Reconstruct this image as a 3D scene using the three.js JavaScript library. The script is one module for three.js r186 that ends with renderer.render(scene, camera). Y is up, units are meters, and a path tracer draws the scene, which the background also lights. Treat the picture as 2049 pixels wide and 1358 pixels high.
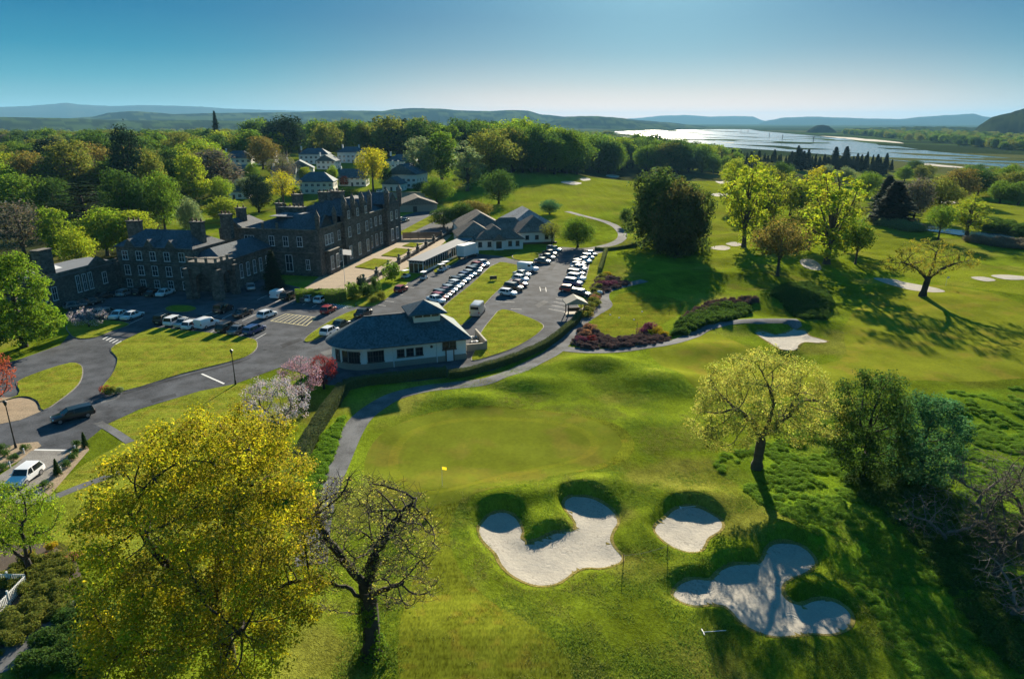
import * as THREE from 'three';
import { mergeGeometries, toCreasedNormals } from 'three/addons/utils/BufferGeometryUtils.js';
import { RoundedBoxGeometry } from 'three/addons/geometries/RoundedBoxGeometry.js';

// ---------- camera, sky, sun, exposure ----------
const F = 1366, CX = 1024.5, CY = 679, HORIZON = 243, EYE = 35;         // the photograph is 2049 x 1358
const PITCH = Math.atan((CY - HORIZON) / F);
const scene = new THREE.Scene();
const camera = new THREE.PerspectiveCamera(2 * Math.atan(CY / F) * 180 / Math.PI, 2049 / 1358, 0.5, 60000);
camera.position.set(0, EYE, 0);
camera.rotation.x = -PITCH;
const renderer = new THREE.WebGLRenderer({ antialias: true });
renderer.toneMapping = THREE.LinearToneMapping;
renderer.toneMappingExposure = 3.15;
renderer.shadowMap.enabled = true;
const SUN_AZ = 11.3 * Math.PI / 180, SUN_EL = 18 * Math.PI / 180;
const SUN = new THREE.Vector3(Math.sin(SUN_AZ) * Math.cos(SUN_EL), Math.sin(SUN_EL), -Math.cos(SUN_AZ) * Math.cos(SUN_EL));
const sun = new THREE.DirectionalLight(new THREE.Color().setRGB(1, 0.88, 0.68), 5);
sun.position.copy(SUN).multiplyScalar(600); sun.castShadow = true; sun.shadow.radius = 1.2;
sun.shadow.mapSize.set(4096, 4096);
Object.assign(sun.shadow.camera, { left: -350, right: 350, top: 350, bottom: -350, near: 1, far: 2500 });
scene.add(sun); scene.add(sun.target);
{
  const W = 1024, HH = 512, data = new Float32Array(W * HH * 4);
  // colour of clear air by height above the horizon (degrees), then the glow round the sun
  const stops = [[-90, .30, .50, .50], [0, .27, .44, .45], [1.2, .20, .42, .46], [3, .075, .33, .425], [5, .014, .235, .37], [7.5, .001, .165, .325], [14, .006, .155, .335], [28, .014, .155, .345], [90, .022, .155, .345]];
  for (let r = 0; r < HH; r++) {
    const el = ((r + .5) / HH - .5) * Math.PI, e = el * 180 / Math.PI;
    let k = 0; while (k < stops.length - 2 && e > stops[k + 1][0]) k++;
    const a = stops[k], b = stops[k + 1], t = Math.min(1, Math.max(0, (e - a[0]) / (b[0] - a[0])));
    for (let c = 0; c < W; c++) {
      const az = ((c + .5) / W - .5) * 2 * Math.PI;
      const dx = Math.cos(az) * Math.cos(el), dy = Math.sin(el), dz = Math.sin(az) * Math.cos(el);
      const cs = dx * SUN.x + dy * SUN.y + dz * SUN.z, g = Math.acos(Math.min(1, Math.max(-1, cs))) * 180 / Math.PI;
      const glow = 0.85 * Math.exp(-g / 8) + .05 * Math.exp(-g / 22);
      const low = 1.15 * Math.exp(-Math.max(0, e) / 2.3) * Math.exp(-(((g - 17) / 13) ** 2)) ;
      const o = (r * W + c) * 4, add = [.74 * glow + 1.15 * low, 1.0 * glow + .4 * low, .86 * glow + .12 * low];
      for (let q = 0; q < 3; q++) data[o + q] = (a[q + 1] + (b[q + 1] - a[q + 1]) * t + add[q]) / 2.8;
      data[o + 3] = 1;
    }
  }
  const sky = new THREE.DataTexture(data, W, HH, THREE.RGBAFormat, THREE.FloatType);
  sky.mapping = THREE.EquirectangularReflectionMapping; sky.magFilter = THREE.LinearFilter; sky.needsUpdate = true;
  scene.background = sky; scene.environment = sky;
}
scene.fog = new THREE.FogExp2(new THREE.Color().setRGB(.22, .5, .76), 0.000046);

// ---------- small tools ----------
const DEG = Math.PI / 180;
function rng(seed) { let s = seed >>> 0; return () => { s = (s + 0x6d2b79f5) | 0; let t = Math.imul(s ^ (s >>> 15), 1 | s); t = (t + Math.imul(t ^ (t >>> 7), 61 | t)) ^ t; return ((t ^ (t >>> 14)) >>> 0) / 4294967296; }; }
const clamp = (x, a = 0, b = 1) => Math.min(b, Math.max(a, x));
const smooth = (a, b, x) => { const t = clamp((x - a) / (b - a)); return t * t * (3 - 2 * t); };
const lerp = (a, b, t) => a + (b - a) * t;
const hash2 = (x, y) => { let h = Math.imul(x | 0, 374761393) + Math.imul(y | 0, 668265263) | 0; h = Math.imul(h ^ (h >>> 13), 1274126177); return ((h ^ (h >>> 16)) >>> 0) / 4294967296; };
function vnoise(x, y, per = 0) {
  const ix = Math.floor(x), iy = Math.floor(y), fx = x - ix, fy = y - iy, u = fx * fx * (3 - 2 * fx), v = fy * fy * (3 - 2 * fy);
  const m = per ? (n) => ((n % per) + per) % per : (n) => n;
  return lerp(lerp(hash2(m(ix), m(iy)), hash2(m(ix + 1), m(iy)), u), lerp(hash2(m(ix), m(iy + 1)), hash2(m(ix + 1), m(iy + 1)), u), v);
}
function fbm(x, y, oct = 4, per = 0) { let s = 0, a = .5, n = 0; for (let i = 0; i < oct; i++) { s += a * vnoise(x, y, per); n += a; a *= .5; x *= 2; y *= 2; per *= 2; } return s / n; }
// a tiling colour texture from f(u, v) -> [r, g, b] in 0..1 linear albedo
const lin2s = (c) => c <= .0031308 ? 12.92 * c : 1.055 * Math.pow(c, 1 / 2.4) - .055;
function colourTexture(n, f, repeat = 1) {
  const d = new Uint8Array(n * n * 4);
  for (let y = 0; y < n; y++) for (let x = 0; x < n; x++) { const c = f(x / n, y / n), o = (y * n + x) * 4; for (let q = 0; q < 3; q++) d[o + q] = clamp(lin2s(c[q])) * 255; d[o + 3] = 255; }
  const t = new THREE.DataTexture(d, n, n); t.colorSpace = THREE.SRGBColorSpace; t.wrapS = t.wrapT = THREE.RepeatWrapping; t.magFilter = THREE.LinearFilter; t.minFilter = THREE.LinearMipmapLinearFilter; t.repeat.set(repeat, repeat); t.needsUpdate = true; return t;
}
function greyTexture(n, f, repeat = 1) {
  const d = new Uint8Array(n * n * 4);
  for (let y = 0; y < n; y++) for (let x = 0; x < n; x++) { const c = clamp(f(x / n, y / n)) * 255, o = (y * n + x) * 4; d[o] = d[o + 1] = d[o + 2] = c; d[o + 3] = 255; }
  const t = new THREE.DataTexture(d, n, n); t.wrapS = t.wrapT = THREE.RepeatWrapping; t.magFilter = THREE.LinearFilter; t.repeat.set(repeat, repeat); t.needsUpdate = true; return t;
}
function mat(rgb, roughness = .9, extra = {}) { const m = new THREE.MeshPhysicalMaterial({ roughness, side: THREE.DoubleSide, ...extra }); m.color.setRGB(...rgb); return m; }
// a pixel of the survey photograph -> ray; where it meets height y
function ray(u, v) { const x = (u - CX) / F, y = -(v - CY) / F, c = Math.cos(PITCH), s = Math.sin(PITCH); return [x, y * c - s, -y * s - c]; }
function flat(u, v, y = 0) { const d = ray(u, v), t = (y - EYE) / d[1]; return [d[0] * t, d[2] * t]; }
function topAt(x, z, v) { // the height over (x, z) that is seen on picture line v
  const c = Math.cos(PITCH), s = Math.sin(PITCH), k = (CY - v) / F; // (Y c - z s) = k (-(Y s + z c))
  return EYE + z * (s - k * c) / (c + k * s);
}
const polyFlat = (pts, y = 0) => pts.map(([u, v]) => flat(u, v, y));
const taken = {};
const numbered = (name) => { const n = taken[name] = (taken[name] ?? -1) + 1; return n ? name + '_' + String(n).padStart(3, '0') : name; };
function tag(o, label, category, group, kind) { o.userData.label = label; if (category) o.userData.category = category; if (group) o.userData.group = group; if (kind) o.userData.kind = kind; return o; }
function thing(name, label, category, group, pos = [0, 0, 0], turn = 0) { const g = new THREE.Group(); g.name = numbered(name); g.position.set(...pos); g.rotation.y = turn; scene.add(g); return tag(g, label, category, group); }
function part(name, geo, material, parent) { const m = new THREE.Mesh(Array.isArray(geo) ? merge(geo) : geo, material); m.name = name; m.castShadow = m.receiveShadow = true; parent.add(m); return m; }
function structure(name, geo, material) { const m = part(numbered(name), geo, material, scene); m.userData.kind = 'structure'; return m; }
function merge(list) {
  list = list.filter(Boolean).map((g) => { g = g.index ? g.toNonIndexed() : g; for (const k of Object.keys(g.attributes)) if (!['position', 'normal', 'uv', 'color'].includes(k)) g.deleteAttribute(k); return g; });
  if (list.some((g) => !g.attributes.uv)) list.forEach((g) => g.deleteAttribute('uv'));
  return list.length === 1 ? list[0] : mergeGeometries(list);
}
const B = (w, h, d, x = 0, y = 0, z = 0, ry = 0, rx = 0, rz = 0) => { const g = new THREE.BoxGeometry(w, h, d); if (rx) g.rotateX(rx); if (rz) g.rotateZ(rz); if (ry) g.rotateY(ry); g.translate(x, y, z); return g; };
const CYL = (r0, r1, h, n, x = 0, y = 0, z = 0) => new THREE.CylinderGeometry(r1, r0, h, n).translate(x, y, z);
function boxUV(g, s = 1) { // uv in metres by the way each face points
  g = g.index ? g.toNonIndexed() : g; const p = g.attributes.position, uv = new Float32Array(p.count * 2), a = new THREE.Vector3(), b = new THREE.Vector3(), c = new THREE.Vector3();
  for (let i = 0; i < p.count; i += 3) {
    a.fromBufferAttribute(p, i); b.fromBufferAttribute(p, i + 1).sub(a); c.fromBufferAttribute(p, i + 2).sub(a); b.cross(c);
    const ax = Math.abs(b.x), ay = Math.abs(b.y), az = Math.abs(b.z);
    for (let k = 0; k < 3; k++) { const x = p.getX(i + k), y = p.getY(i + k), z = p.getZ(i + k); const q = ay > ax && ay > az ? [x, z] : ax > az ? [z, y] : [x, y]; uv[(i + k) * 2] = q[0] * s; uv[(i + k) * 2 + 1] = q[1] * s; }
  }
  g.setAttribute('uv', new THREE.BufferAttribute(uv, 2)); return g;
}
function tri(verts) { const g = new THREE.BufferGeometry(); g.setAttribute('position', new THREE.BufferAttribute(new Float32Array(verts.flat()), 3)); g.computeVertexNormals(); return g; }
const quad = (a, b, c, d) => [a, b, c, a, c, d];
// ---------- terrain ----------
const BUNKERS_PX = {
  clover: [[957,1055],[964,1046],[972,1036],[985,1028],[1006,1024],[1024,1029],[1037,1040],[1044,1055],[1047,1067],[1045,1078],[1055,1084],[1075,1082],[1101,1070],[1124,1064],[1147,1061],[1150,1049],[1142,1034],[1129,1017],[1127,1006],[1137,995],[1158,992],[1183,995],[1209,1007],[1227,1021],[1236,1034],[1238,1047],[1230,1062],[1224,1078],[1227,1091],[1238,1106],[1247,1116],[1245,1127],[1225,1137],[1201,1142],[1176,1141],[1155,1147],[1137,1160],[1119,1172],[1096,1178],[1070,1177],[1044,1168],[1018,1152],[1000,1132],[990,1111],[975,1096],[962,1080],[957,1067]],
  oval: [[1308,1058],[1328,1037],[1352,1017],[1377,1012],[1402,1015],[1426,1028],[1443,1040],[1448,1054],[1442,1065],[1420,1080],[1411,1097],[1403,1108],[1383,1111],[1358,1105],[1334,1092],[1315,1075]],
  winding: [[1346,1186],[1362,1168],[1389,1159],[1420,1160],[1439,1143],[1463,1131],[1497,1128],[1519,1126],[1528,1112],[1534,1097],[1549,1086],[1571,1084],[1599,1089],[1620,1103],[1632,1119],[1634,1131],[1623,1143],[1602,1154],[1577,1165],[1568,1177],[1569,1192],[1583,1206],[1602,1212],[1623,1205],[1651,1201],[1676,1208],[1697,1223],[1706,1239],[1703,1257],[1688,1269],[1660,1276],[1626,1274],[1592,1279],[1562,1281],[1531,1277],[1503,1265],[1479,1248],[1463,1229],[1448,1217],[1423,1215],[1389,1217],[1362,1208],[1346,1196]],
  fan: [[1511,668],[1530,667],[1552,672],[1575,668],[1590,662],[1610,665],[1622,676],[1640,682],[1657,688],[1640,692],[1612,690],[1600,696],[1595,705],[1575,709],[1555,703],[1540,692],[1526,682]],
};
const FAR_BUNKERS_PX = [
  [[1604,519],[1622,519],[1640,528],[1640,541],[1622,539],[1608,533]],
  [[1748,556],[1790,559],[1812,565],[1840,570],[1876,577],[1892,584],[1850,584],[1800,575],[1770,566]],
  [[1943,555],[1968,554],[1994,561],[1970,563]],
  [[1983,552],[2015,550],[2049,553],[2070,556],[2049,560],[2010,559]],
  [[1424,388],[1445,386],[1470,389],[1482,394],[1465,398],[1440,392]],
  [[1432,363],[1450,361],[1464,364],[1448,368]],
  [[1420,497],[1445,491],[1461,495],[1450,501]],
  [[1452,488],[1470,484],[1485,489],[1470,493]],
  [[1122,365],[1142,362],[1164,366],[1145,370]],
  [[1212,351],[1230,349],[1240,352],[1225,355]],
  [[1160,358],[1176,356],[1182,360],[1168,362]],
  [[1890,402],[1915,404],[1905,408],[1885,406]],
];
function curve(pts, n = 4) { // smooth closed outline through points
  const c = new THREE.CatmullRomCurve3(pts.map(([x, z]) => new THREE.Vector3(x, 0, z)), true, 'centripetal');
  return c.getPoints(pts.length * n).slice(0, -1).map((p) => [p.x, p.z]);
}
function inside(poly, x, z) { let r = false; for (let i = 0, j = poly.length - 1; i < poly.length; j = i++) { const [xi, zi] = poly[i], [xj, zj] = poly[j]; if ((zi > z) !== (zj > z) && x < (xj - xi) * (z - zi) / (zj - zi) + xi) r = !r; } return r; }
function edgeDist(poly, x, z) { let d = 1e9; for (let i = 0, j = poly.length - 1; i < poly.length; j = i++) { const [ax, az] = poly[j], [bx, bz] = poly[i], ux = bx - ax, uz = bz - az, t = clamp(((x - ax) * ux + (z - az) * uz) / (ux * ux + uz * uz + 1e-9)), q = (x - ax - ux * t) ** 2 + (z - az - uz * t) ** 2; if (q < d) d = q; } return Math.sqrt(d); }
const bounds = (poly) => { let a = 1e9, b = -1e9, c = 1e9, d = -1e9; for (const [x, z] of poly) { a = Math.min(a, x); b = Math.max(b, x); c = Math.min(c, z); d = Math.max(d, z); } return [a, b, c, d]; };
const BUNKERS = {};
for (const k in BUNKERS_PX) { const poly = curve(polyFlat(BUNKERS_PX[k], -.45), 3), bb = bounds(poly); BUNKERS[k] = { poly, bb, deep: k === 'fan' ? .7 : .52 }; }
// grassy mounds: [u, v, radius across m, radius deep m, height m]
const MOUNDS = [
  [1000, 1003, 4.2, 2.1, .5], [1185, 972, 4.6, 2.2, .65], [1090, 1046, 2.0, 2.4, .5], [1095, 992, 4.5, 2.0, .55],
  [1390, 995, 4.0, 1.8, .5], [1300, 1055, 2.0, 3.5, .3],
  [1585, 1066, 3.2, 1.7, .55], [1470, 1112, 3.4, 1.6, .5], [1380, 1145, 2.6, 1.4, .35], [1605, 1182, 1.7, 1.5, .45], [1665, 1186, 2.2, 1.4, .35],
  [1585, 650, 10, 5, 1.1], [1500, 655, 8, 4, .8],
  [1200, 735, 7, 4.5, 1.7], [1330, 765, 8, 4.5, 1.3], [1060, 768, 8, 3.5, 1.0], [1420, 700, 10, 6, 1.1], [940, 800, 6, 3, .8], [1290, 850, 5, 4, .6], [960, 985, 6, 3, .35], [770, 990, 7, 5, .4], [1140, 665, 4, 4, .2],
  [1560, 600, 12, 9, 1.6], [1470, 560, 12, 8, 1.0], [1700, 760, 16, 5, .6], [1900, 800, 14, 5, .9], [1240, 520, 9, 9, .9], [1330, 560, 12, 9, .7], [900, 1270, 7, 4, .35], [1180, 1290, 8, 4, .4],
].map(([u, v, a, b, h]) => { const [x, z] = flat(u, v); return { x, z, a, b, h }; });
const GULLY = polyFlat([[1640, 900], [1790, 1010], [1900, 1130], [1990, 1260], [2120, 1420]]);   // foot of the overgrown slope
function gullyDepth(x, z) {
  // signed side distance to the gully line
  let best = 1e9;
  for (let i = 0; i < GULLY.length - 1; i++) { const [ax, az] = GULLY[i], [bx, bz] = GULLY[i + 1], ux = bx - ax, uz = bz - az, t = clamp(((x - ax) * ux + (z - az) * uz) / (ux * ux + uz * uz)); best = Math.min(best, Math.hypot(x - ax - ux * t, z - az - uz * t)); }
  return best;
}
function heightAt(x, z) {
  const r = Math.hypot(x, z);
  const az = Math.atan2(x, -z) / DEG, west = smooth(10, -3, az);
  let h = -9.4 * smooth(430, 640, r) + 17 * smooth(300, 620, r) * (1 - smooth(900, 1900, r)) * west;
  const play = smooth(-6, 10, x + (z + 60) * -.02 - 3 * smooth(-60, -100, z)) ; // open course is right of the drive
  const und = (fbm(x / 34 + 7, z / 34 + 3, 3) - .5) * 2.2 + (fbm(x / 9 + 2, z / 9 + 5, 2) - .5) * .45;
  h += und * smooth(12, 45, x) * 1.25 + und * .75 * smooth(-14, 4, x) * smooth(-94, -82, z) * (1 - smooth(-66, -50, z)) + und * .25 * smooth(-14, 0, x) * smooth(-66, -50, z);
  h += (fbm(x / 130 + 1.3, z / 130 + 8.1, 3) - .5) * 9 * smooth(220, 420, r) * (1 - smooth(560, 640, r));
  for (const m of MOUNDS) { const dx = (x - m.x) / m.a, dz = (z - m.z) / m.b, q = dx * dx + dz * dz; if (q < 9) h += m.h * Math.exp(-q * 1.3); }
  if (x > 15 && z > -110 && z < -15) h -= 1.2 * Math.exp(-((gullyDepth(x, z) / 8) ** 2));
  for (const k in BUNKERS) {
    const b = BUNKERS[k], [x0, x1, z0, z1] = b.bb;
    if (x < x0 - 2 || x > x1 + 2 || z < z0 - 2 || z > z1 + 2) continue;
    const ins = inside(b.poly, x, z), d = edgeDist(b.poly, x, z);
    const floor = lerp(-.22, -b.deep, clamp((z1 - z) / (z1 - z0))) - (ins ? .22 * smooth(0, 1.6, d) : 0) + (k === 'fan' ? .45 : 0);
    if (ins) h = floor; else { const t = smooth(1.25, 0, d); h = lerp(h, floor, t * t); }
  }
  return h;
}
function gridLines(lo, hi, fineLo, fineHi, stepAt, grow) {
  const mid = [fineLo]; while (mid[mid.length - 1] < fineHi) mid.push(mid[mid.length - 1] + stepAt(mid[mid.length - 1]));
  let s = stepAt(fineHi), p = mid[mid.length - 1]; while (p < hi) { s *= grow; p += s; mid.push(p); }
  s = stepAt(fineLo); p = fineLo; const left = []; while (p > lo) { s *= grow; p -= s; left.push(p); }
  return left.reverse().concat(mid);
}
const XS = gridLines(-20000, 20000, -96, 120, (x) => (x > -14 && x < 36 ? .42 : .85), 1.085);
const ZS = gridLines(-24000, 400, -230, -28, (z) => (z > -64 && z < -33 ? .42 : .85), 1.085);
const NX = XS.length, NZ = ZS.length, HG = new Float32Array(NX * NZ);
for (let j = 0; j < NZ; j++) for (let i = 0; i < NX; i++) HG[j * NX + i] = heightAt(XS[i], ZS[j]);
const cellOf = (arr, v) => { let a = 0, b = arr.length - 2; while (a < b) { const m = (a + b + 1) >> 1; if (arr[m] <= v) a = m; else b = m - 1; } return a; };
function ground(x, z) { // height of the ground mesh itself
  const i = cellOf(XS, x), j = cellOf(ZS, z), fx = clamp((x - XS[i]) / (XS[i + 1] - XS[i])), fz = clamp((z - ZS[j]) / (ZS[j + 1] - ZS[j]));
  const a = HG[j * NX + i], b = HG[j * NX + i + 1], c = HG[(j + 1) * NX + i], d = HG[(j + 1) * NX + i + 1];
  return fx > fz ? a + (b - a) * fx + (d - b) * fz : a + (d - c) * fx + (c - a) * fz; // split along (i,j)-(i+1,j+1)
}
function spot(u, v) { let y = 0, p; for (let k = 0; k < 8; k++) { p = flat(u, v, y); y = ground(p[0], p[1]); } return [p[0], y, p[1]]; }
const on = (x, z, dy = 0) => [x, ground(x, z) + dy, z];

// what the turf is: mown green, fringe, fairway, rough
const GREEN = curve(polyFlat([[800, 905], [830, 868], [900, 845], [1000, 838], [1100, 846], [1165, 868], [1182, 892], [1150, 918], [1060, 935], [985, 955], [920, 978], [850, 985], [805, 955]]), 3);
const APRON = curve(polyFlat([[735, 930], [765, 870], [850, 828], [980, 812], [1120, 822], [1230, 852], [1270, 890], [1240, 930], [1110, 955], [1010, 975], [935, 1000], [900, 1050], [920, 1140], [1000, 1220], [1120, 1300], [1150, 1400], [830, 1420], [800, 1250], [840, 1100], [790, 1020]]), 3);
const FAIRWAY = curve(polyFlat([[1340, 745], [1300, 700], [1420, 668], [1480, 690], [1560, 725], [1680, 720], [1690, 660], [1740, 600], [1850, 575], [1990, 600], [2150, 680], [2150, 745], [2020, 755], [1880, 762], [1740, 770], [1600, 800], [1450, 810]]), 3);
const TEE = curve(polyFlat([[1215, 612], [1250, 585], [1330, 592], [1368, 606], [1330, 645], [1235, 672], [1185, 655]]), 3);
const LUSH = curve(polyFlat([[1425, 925], [1500, 900], [1640, 850], [1800, 810], [1930, 780], [2120, 770], [2250, 1500], [1900, 1420], [1720, 1190], [1600, 1060], [1500, 990]]), 3);
const FAR_FAIRWAY = [[[1030, 400], [1080, 362], [1180, 352], [1262, 352], [1268, 400], [1120, 440]], [[1380, 352], [1460, 350], [1470, 420], [1500, 520], [1440, 540], [1420, 440]], [[1640, 420], [1760, 430], [1840, 470], [1900, 520], [2049, 560], [2049, 600], [1760, 545], [1690, 480]], [[1760, 400], [1900, 440], [2060, 470], [2060, 400], [1850, 380]]].map((p) => curve(polyFlat(p), 3));
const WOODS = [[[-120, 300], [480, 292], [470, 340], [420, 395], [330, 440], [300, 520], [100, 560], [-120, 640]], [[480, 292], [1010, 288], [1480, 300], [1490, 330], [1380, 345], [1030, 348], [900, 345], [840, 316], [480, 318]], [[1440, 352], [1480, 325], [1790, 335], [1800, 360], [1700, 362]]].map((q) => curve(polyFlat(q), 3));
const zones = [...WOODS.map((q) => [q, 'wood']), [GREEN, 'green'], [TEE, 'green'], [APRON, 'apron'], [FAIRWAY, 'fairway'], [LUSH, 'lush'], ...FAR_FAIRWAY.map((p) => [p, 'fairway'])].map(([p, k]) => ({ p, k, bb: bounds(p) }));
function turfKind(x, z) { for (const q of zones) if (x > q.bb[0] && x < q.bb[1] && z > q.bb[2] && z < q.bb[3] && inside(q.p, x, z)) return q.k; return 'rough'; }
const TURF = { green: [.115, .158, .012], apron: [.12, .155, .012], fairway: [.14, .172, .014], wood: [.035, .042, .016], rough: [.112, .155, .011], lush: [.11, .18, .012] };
{
  const pos = new Float32Array(NX * NZ * 3), col = new Float32Array(NX * NZ * 3), uv = new Float32Array(NX * NZ * 2), idx = new Uint32Array((NX - 1) * (NZ - 1) * 6);
  let q = 0;
  for (let j = 0; j < NZ; j++) for (let i = 0; i < NX; i++) {
    const n = j * NX + i, x = XS[i], z = ZS[j], r = Math.hypot(x, z);
    pos.set([x, HG[n], z], n * 3); uv.set([x / 5, z / 5], n * 2);
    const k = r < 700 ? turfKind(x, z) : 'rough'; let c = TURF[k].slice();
    const mottle = .55 * fbm(x / 3.1, z / 3.1, 3) + .45 * fbm(x / 1.1 + 9, z / 2.2, 3), broad = fbm(x / 17 + 4, z / 17, 3), straw = smooth(.52, .75, fbm(x / 7 + 30, z / 7 + 11, 4));
    const amp = k === 'green' ? .18 : k === 'apron' ? .3 : k === 'fairway' ? .35 : .75;
    const m = 1 + (mottle - .5) * amp * 1.4 + (broad - .5) * amp * 1.2;
    const dry = straw * (k === 'rough' ? .55 : k === 'apron' ? .6 : k === 'green' ? .15 : .35);
    c = [lerp(c[0], .165, dry) * m, lerp(c[1], .15, dry) * m, lerp(c[2], .035, dry) * m];
    if (k === 'fairway' || k === 'apron') { const s = Math.sin((x * .8 + z * .6) / 2.2) > 0 ? 1.045 : .955; c = c.map((v) => v * s); }
    if (r > 620) { // fields of the far plain
      const f = hash2(Math.floor(x / 260 + fbm(x / 400, z / 400) * 2), Math.floor(z / 340 + fbm(z / 400, x / 400) * 2)), t = smooth(620, 800, r);
      const fc = f < .6 ? [.022, .035, .013] : f < .9 ? [.045, .075, .018] : [.075, .085, .03]; c = c.map((v, a) => lerp(v, fc[a], t));
    }
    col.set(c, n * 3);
    if (i < NX - 1 && j < NZ - 1) { const a = n, b = n + 1, d = n + NX, e = n + NX + 1; idx.set([a, e, b, a, d, e], q); q += 6; }
  }
  const g = new THREE.BufferGeometry(); g.setAttribute('position', new THREE.BufferAttribute(pos, 3)); g.setAttribute('color', new THREE.BufferAttribute(col, 3)); g.setAttribute('uv', new THREE.BufferAttribute(uv, 2)); g.setIndex(new THREE.BufferAttribute(idx, 1)); g.computeVertexNormals();
  const tex = colourTexture(512, (u, v) => { const a = fbm(u * 24, v * 24, 4, 24), b = fbm(u * 90, v * 60, 2, 90), c = .64 + .5 * (a - .5) + .55 * (b - .5); return [c * 1.02, c, c * .95]; });
  const bump = greyTexture(512, (u, v) => .5 * fbm(u * 30, v * 30, 3, 30) + .5 * fbm(u * 110, v * 80, 2, 110));
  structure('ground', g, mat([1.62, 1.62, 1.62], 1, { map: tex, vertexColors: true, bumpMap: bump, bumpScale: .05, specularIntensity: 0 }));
}

// ---------- sheets laid on the ground, cut exactly along their outline ----------
function drape(poly, lift, skirt = 0, uvs = 1) {
  const V = [], [x0, x1, z0, z1] = bounds(poly), i0 = cellOf(XS, x0), i1 = cellOf(XS, x1), j0 = cellOf(ZS, z0), j1 = cellOf(ZS, z1), W = i1 - i0 + 1, touched = new Set();
  for (let a = 0; a < poly.length; a++) { const [ax, az] = poly[a], [bx, bz] = poly[(a + 1) % poly.length], n = Math.ceil(Math.hypot(bx - ax, bz - az) / .1) + 1; for (let k = 0; k <= n; k++) { const i = cellOf(XS, lerp(ax, bx, k / n)), j = cellOf(ZS, lerp(az, bz, k / n)); touched.add((j - j0) * W + i - i0); } }
  const put = (x, z) => V.push([x, ground(x, z) + lift, z]);
  const clip = (p, a, b) => { const out = [], side = (q) => (b[0] - a[0]) * (q[1] - a[1]) - (b[1] - a[1]) * (q[0] - a[0]); for (let k = 0; k < p.length; k++) { const s = p[k], e = p[(k + 1) % p.length], ds = side(s), de = side(e); if (ds >= 0) out.push(s); if ((ds > 0 && de < 0) || (ds < 0 && de > 0)) { const t = ds / (ds - de); out.push([lerp(s[0], e[0], t), lerp(s[1], e[1], t)]); } } return out; };
  for (let j = j0; j <= j1; j++) for (let i = i0; i <= i1; i++) {
    const A = [XS[i], ZS[j]], Bq = [XS[i + 1], ZS[j]], C = [XS[i], ZS[j + 1]], D = [XS[i + 1], ZS[j + 1]];
    if (!touched.has((j - j0) * W + i - i0)) { if (inside(poly, (A[0] + D[0]) / 2, (A[1] + D[1]) / 2)) for (const p of [A, D, Bq, A, C, D]) put(p[0], p[1]); continue; }
    const near = poly;
    for (const t of [[A, Bq, D], [A, D, C]]) {
      let p = near; for (let k = 0; k < 3 && p.length; k++) p = clip(p, t[k], t[(k + 1) % 3]);
      p = p.filter((q, k) => { const r = p[(k + 1) % p.length]; return Math.hypot(q[0] - r[0], q[1] - r[1]) > 1e-5; });
      if (p.length < 3) continue;
      const v2 = p.map(([x, z]) => new THREE.Vector2(x, -z)); if (THREE.ShapeUtils.area(v2) < 0) { v2.reverse(); p.reverse(); }
      for (const f of THREE.ShapeUtils.triangulateShape(v2, [])) for (const k of f) put(p[k][0], p[k][1]);
    }
  }
  if (skirt) { // the edge of a raised slab
    for (let a = 0; a < poly.length; a++) { const [ax, az] = poly[a], [bx, bz] = poly[(a + 1) % poly.length], n = Math.ceil(Math.hypot(bx - ax, bz - az) / 1.2); for (let k = 0; k < n; k++) { const p = [lerp(ax, bx, k / n), lerp(az, bz, k / n)], r = [lerp(ax, bx, (k + 1) / n), lerp(az, bz, (k + 1) / n)], y0 = ground(...p), y1 = ground(...r); V.push(...quad([p[0], y0 + lift - skirt, p[1]], [r[0], y1 + lift - skirt, r[1]], [r[0], y1 + lift, r[1]], [p[0], y0 + lift, p[1]])); } }
  }
  const g = tri(V), uv = new Float32Array(V.length * 2); V.forEach((p, k) => { uv[k * 2] = p[0] * uvs; uv[k * 2 + 1] = p[2] * uvs; }); g.setAttribute('uv', new THREE.BufferAttribute(uv, 2));
  // smooth normals of the ground under the sheet
  if (!skirt) { const n = g.attributes.normal; V.forEach((p, k) => { const e = .5, hx = ground(p[0] + e, p[2]) - ground(p[0] - e, p[2]), hz = ground(p[0], p[2] + e) - ground(p[0], p[2] - e), l = Math.hypot(hx, 2 * e, hz); n.setXYZ(k, -hx / l, 2 * e / l, -hz / l); }); }
  return g;
}
// strip of given half width along a line of points (metres)
function strip(line, half, closed = false) {
  const c = new THREE.CatmullRomCurve3(line.map(([x, z]) => new THREE.Vector3(x, 0, z)), closed, 'centripetal'), n = line.length * 5, L = [], R = [], pts = c.getPoints(n);
  pts.forEach((p, k) => { const a = pts[Math.max(0, k - 1)], b = pts[Math.min(n, k + 1)], dx = b.x - a.x, dz = b.z - a.z, l = Math.hypot(dx, dz), w = typeof half === 'function' ? half(k / n) : half; L.push([p.x - dz / l * w, p.z + dx / l * w]); R.push([p.x + dz / l * w, p.z - dx / l * w]); });
  return L.concat(R.reverse());
}
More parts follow.
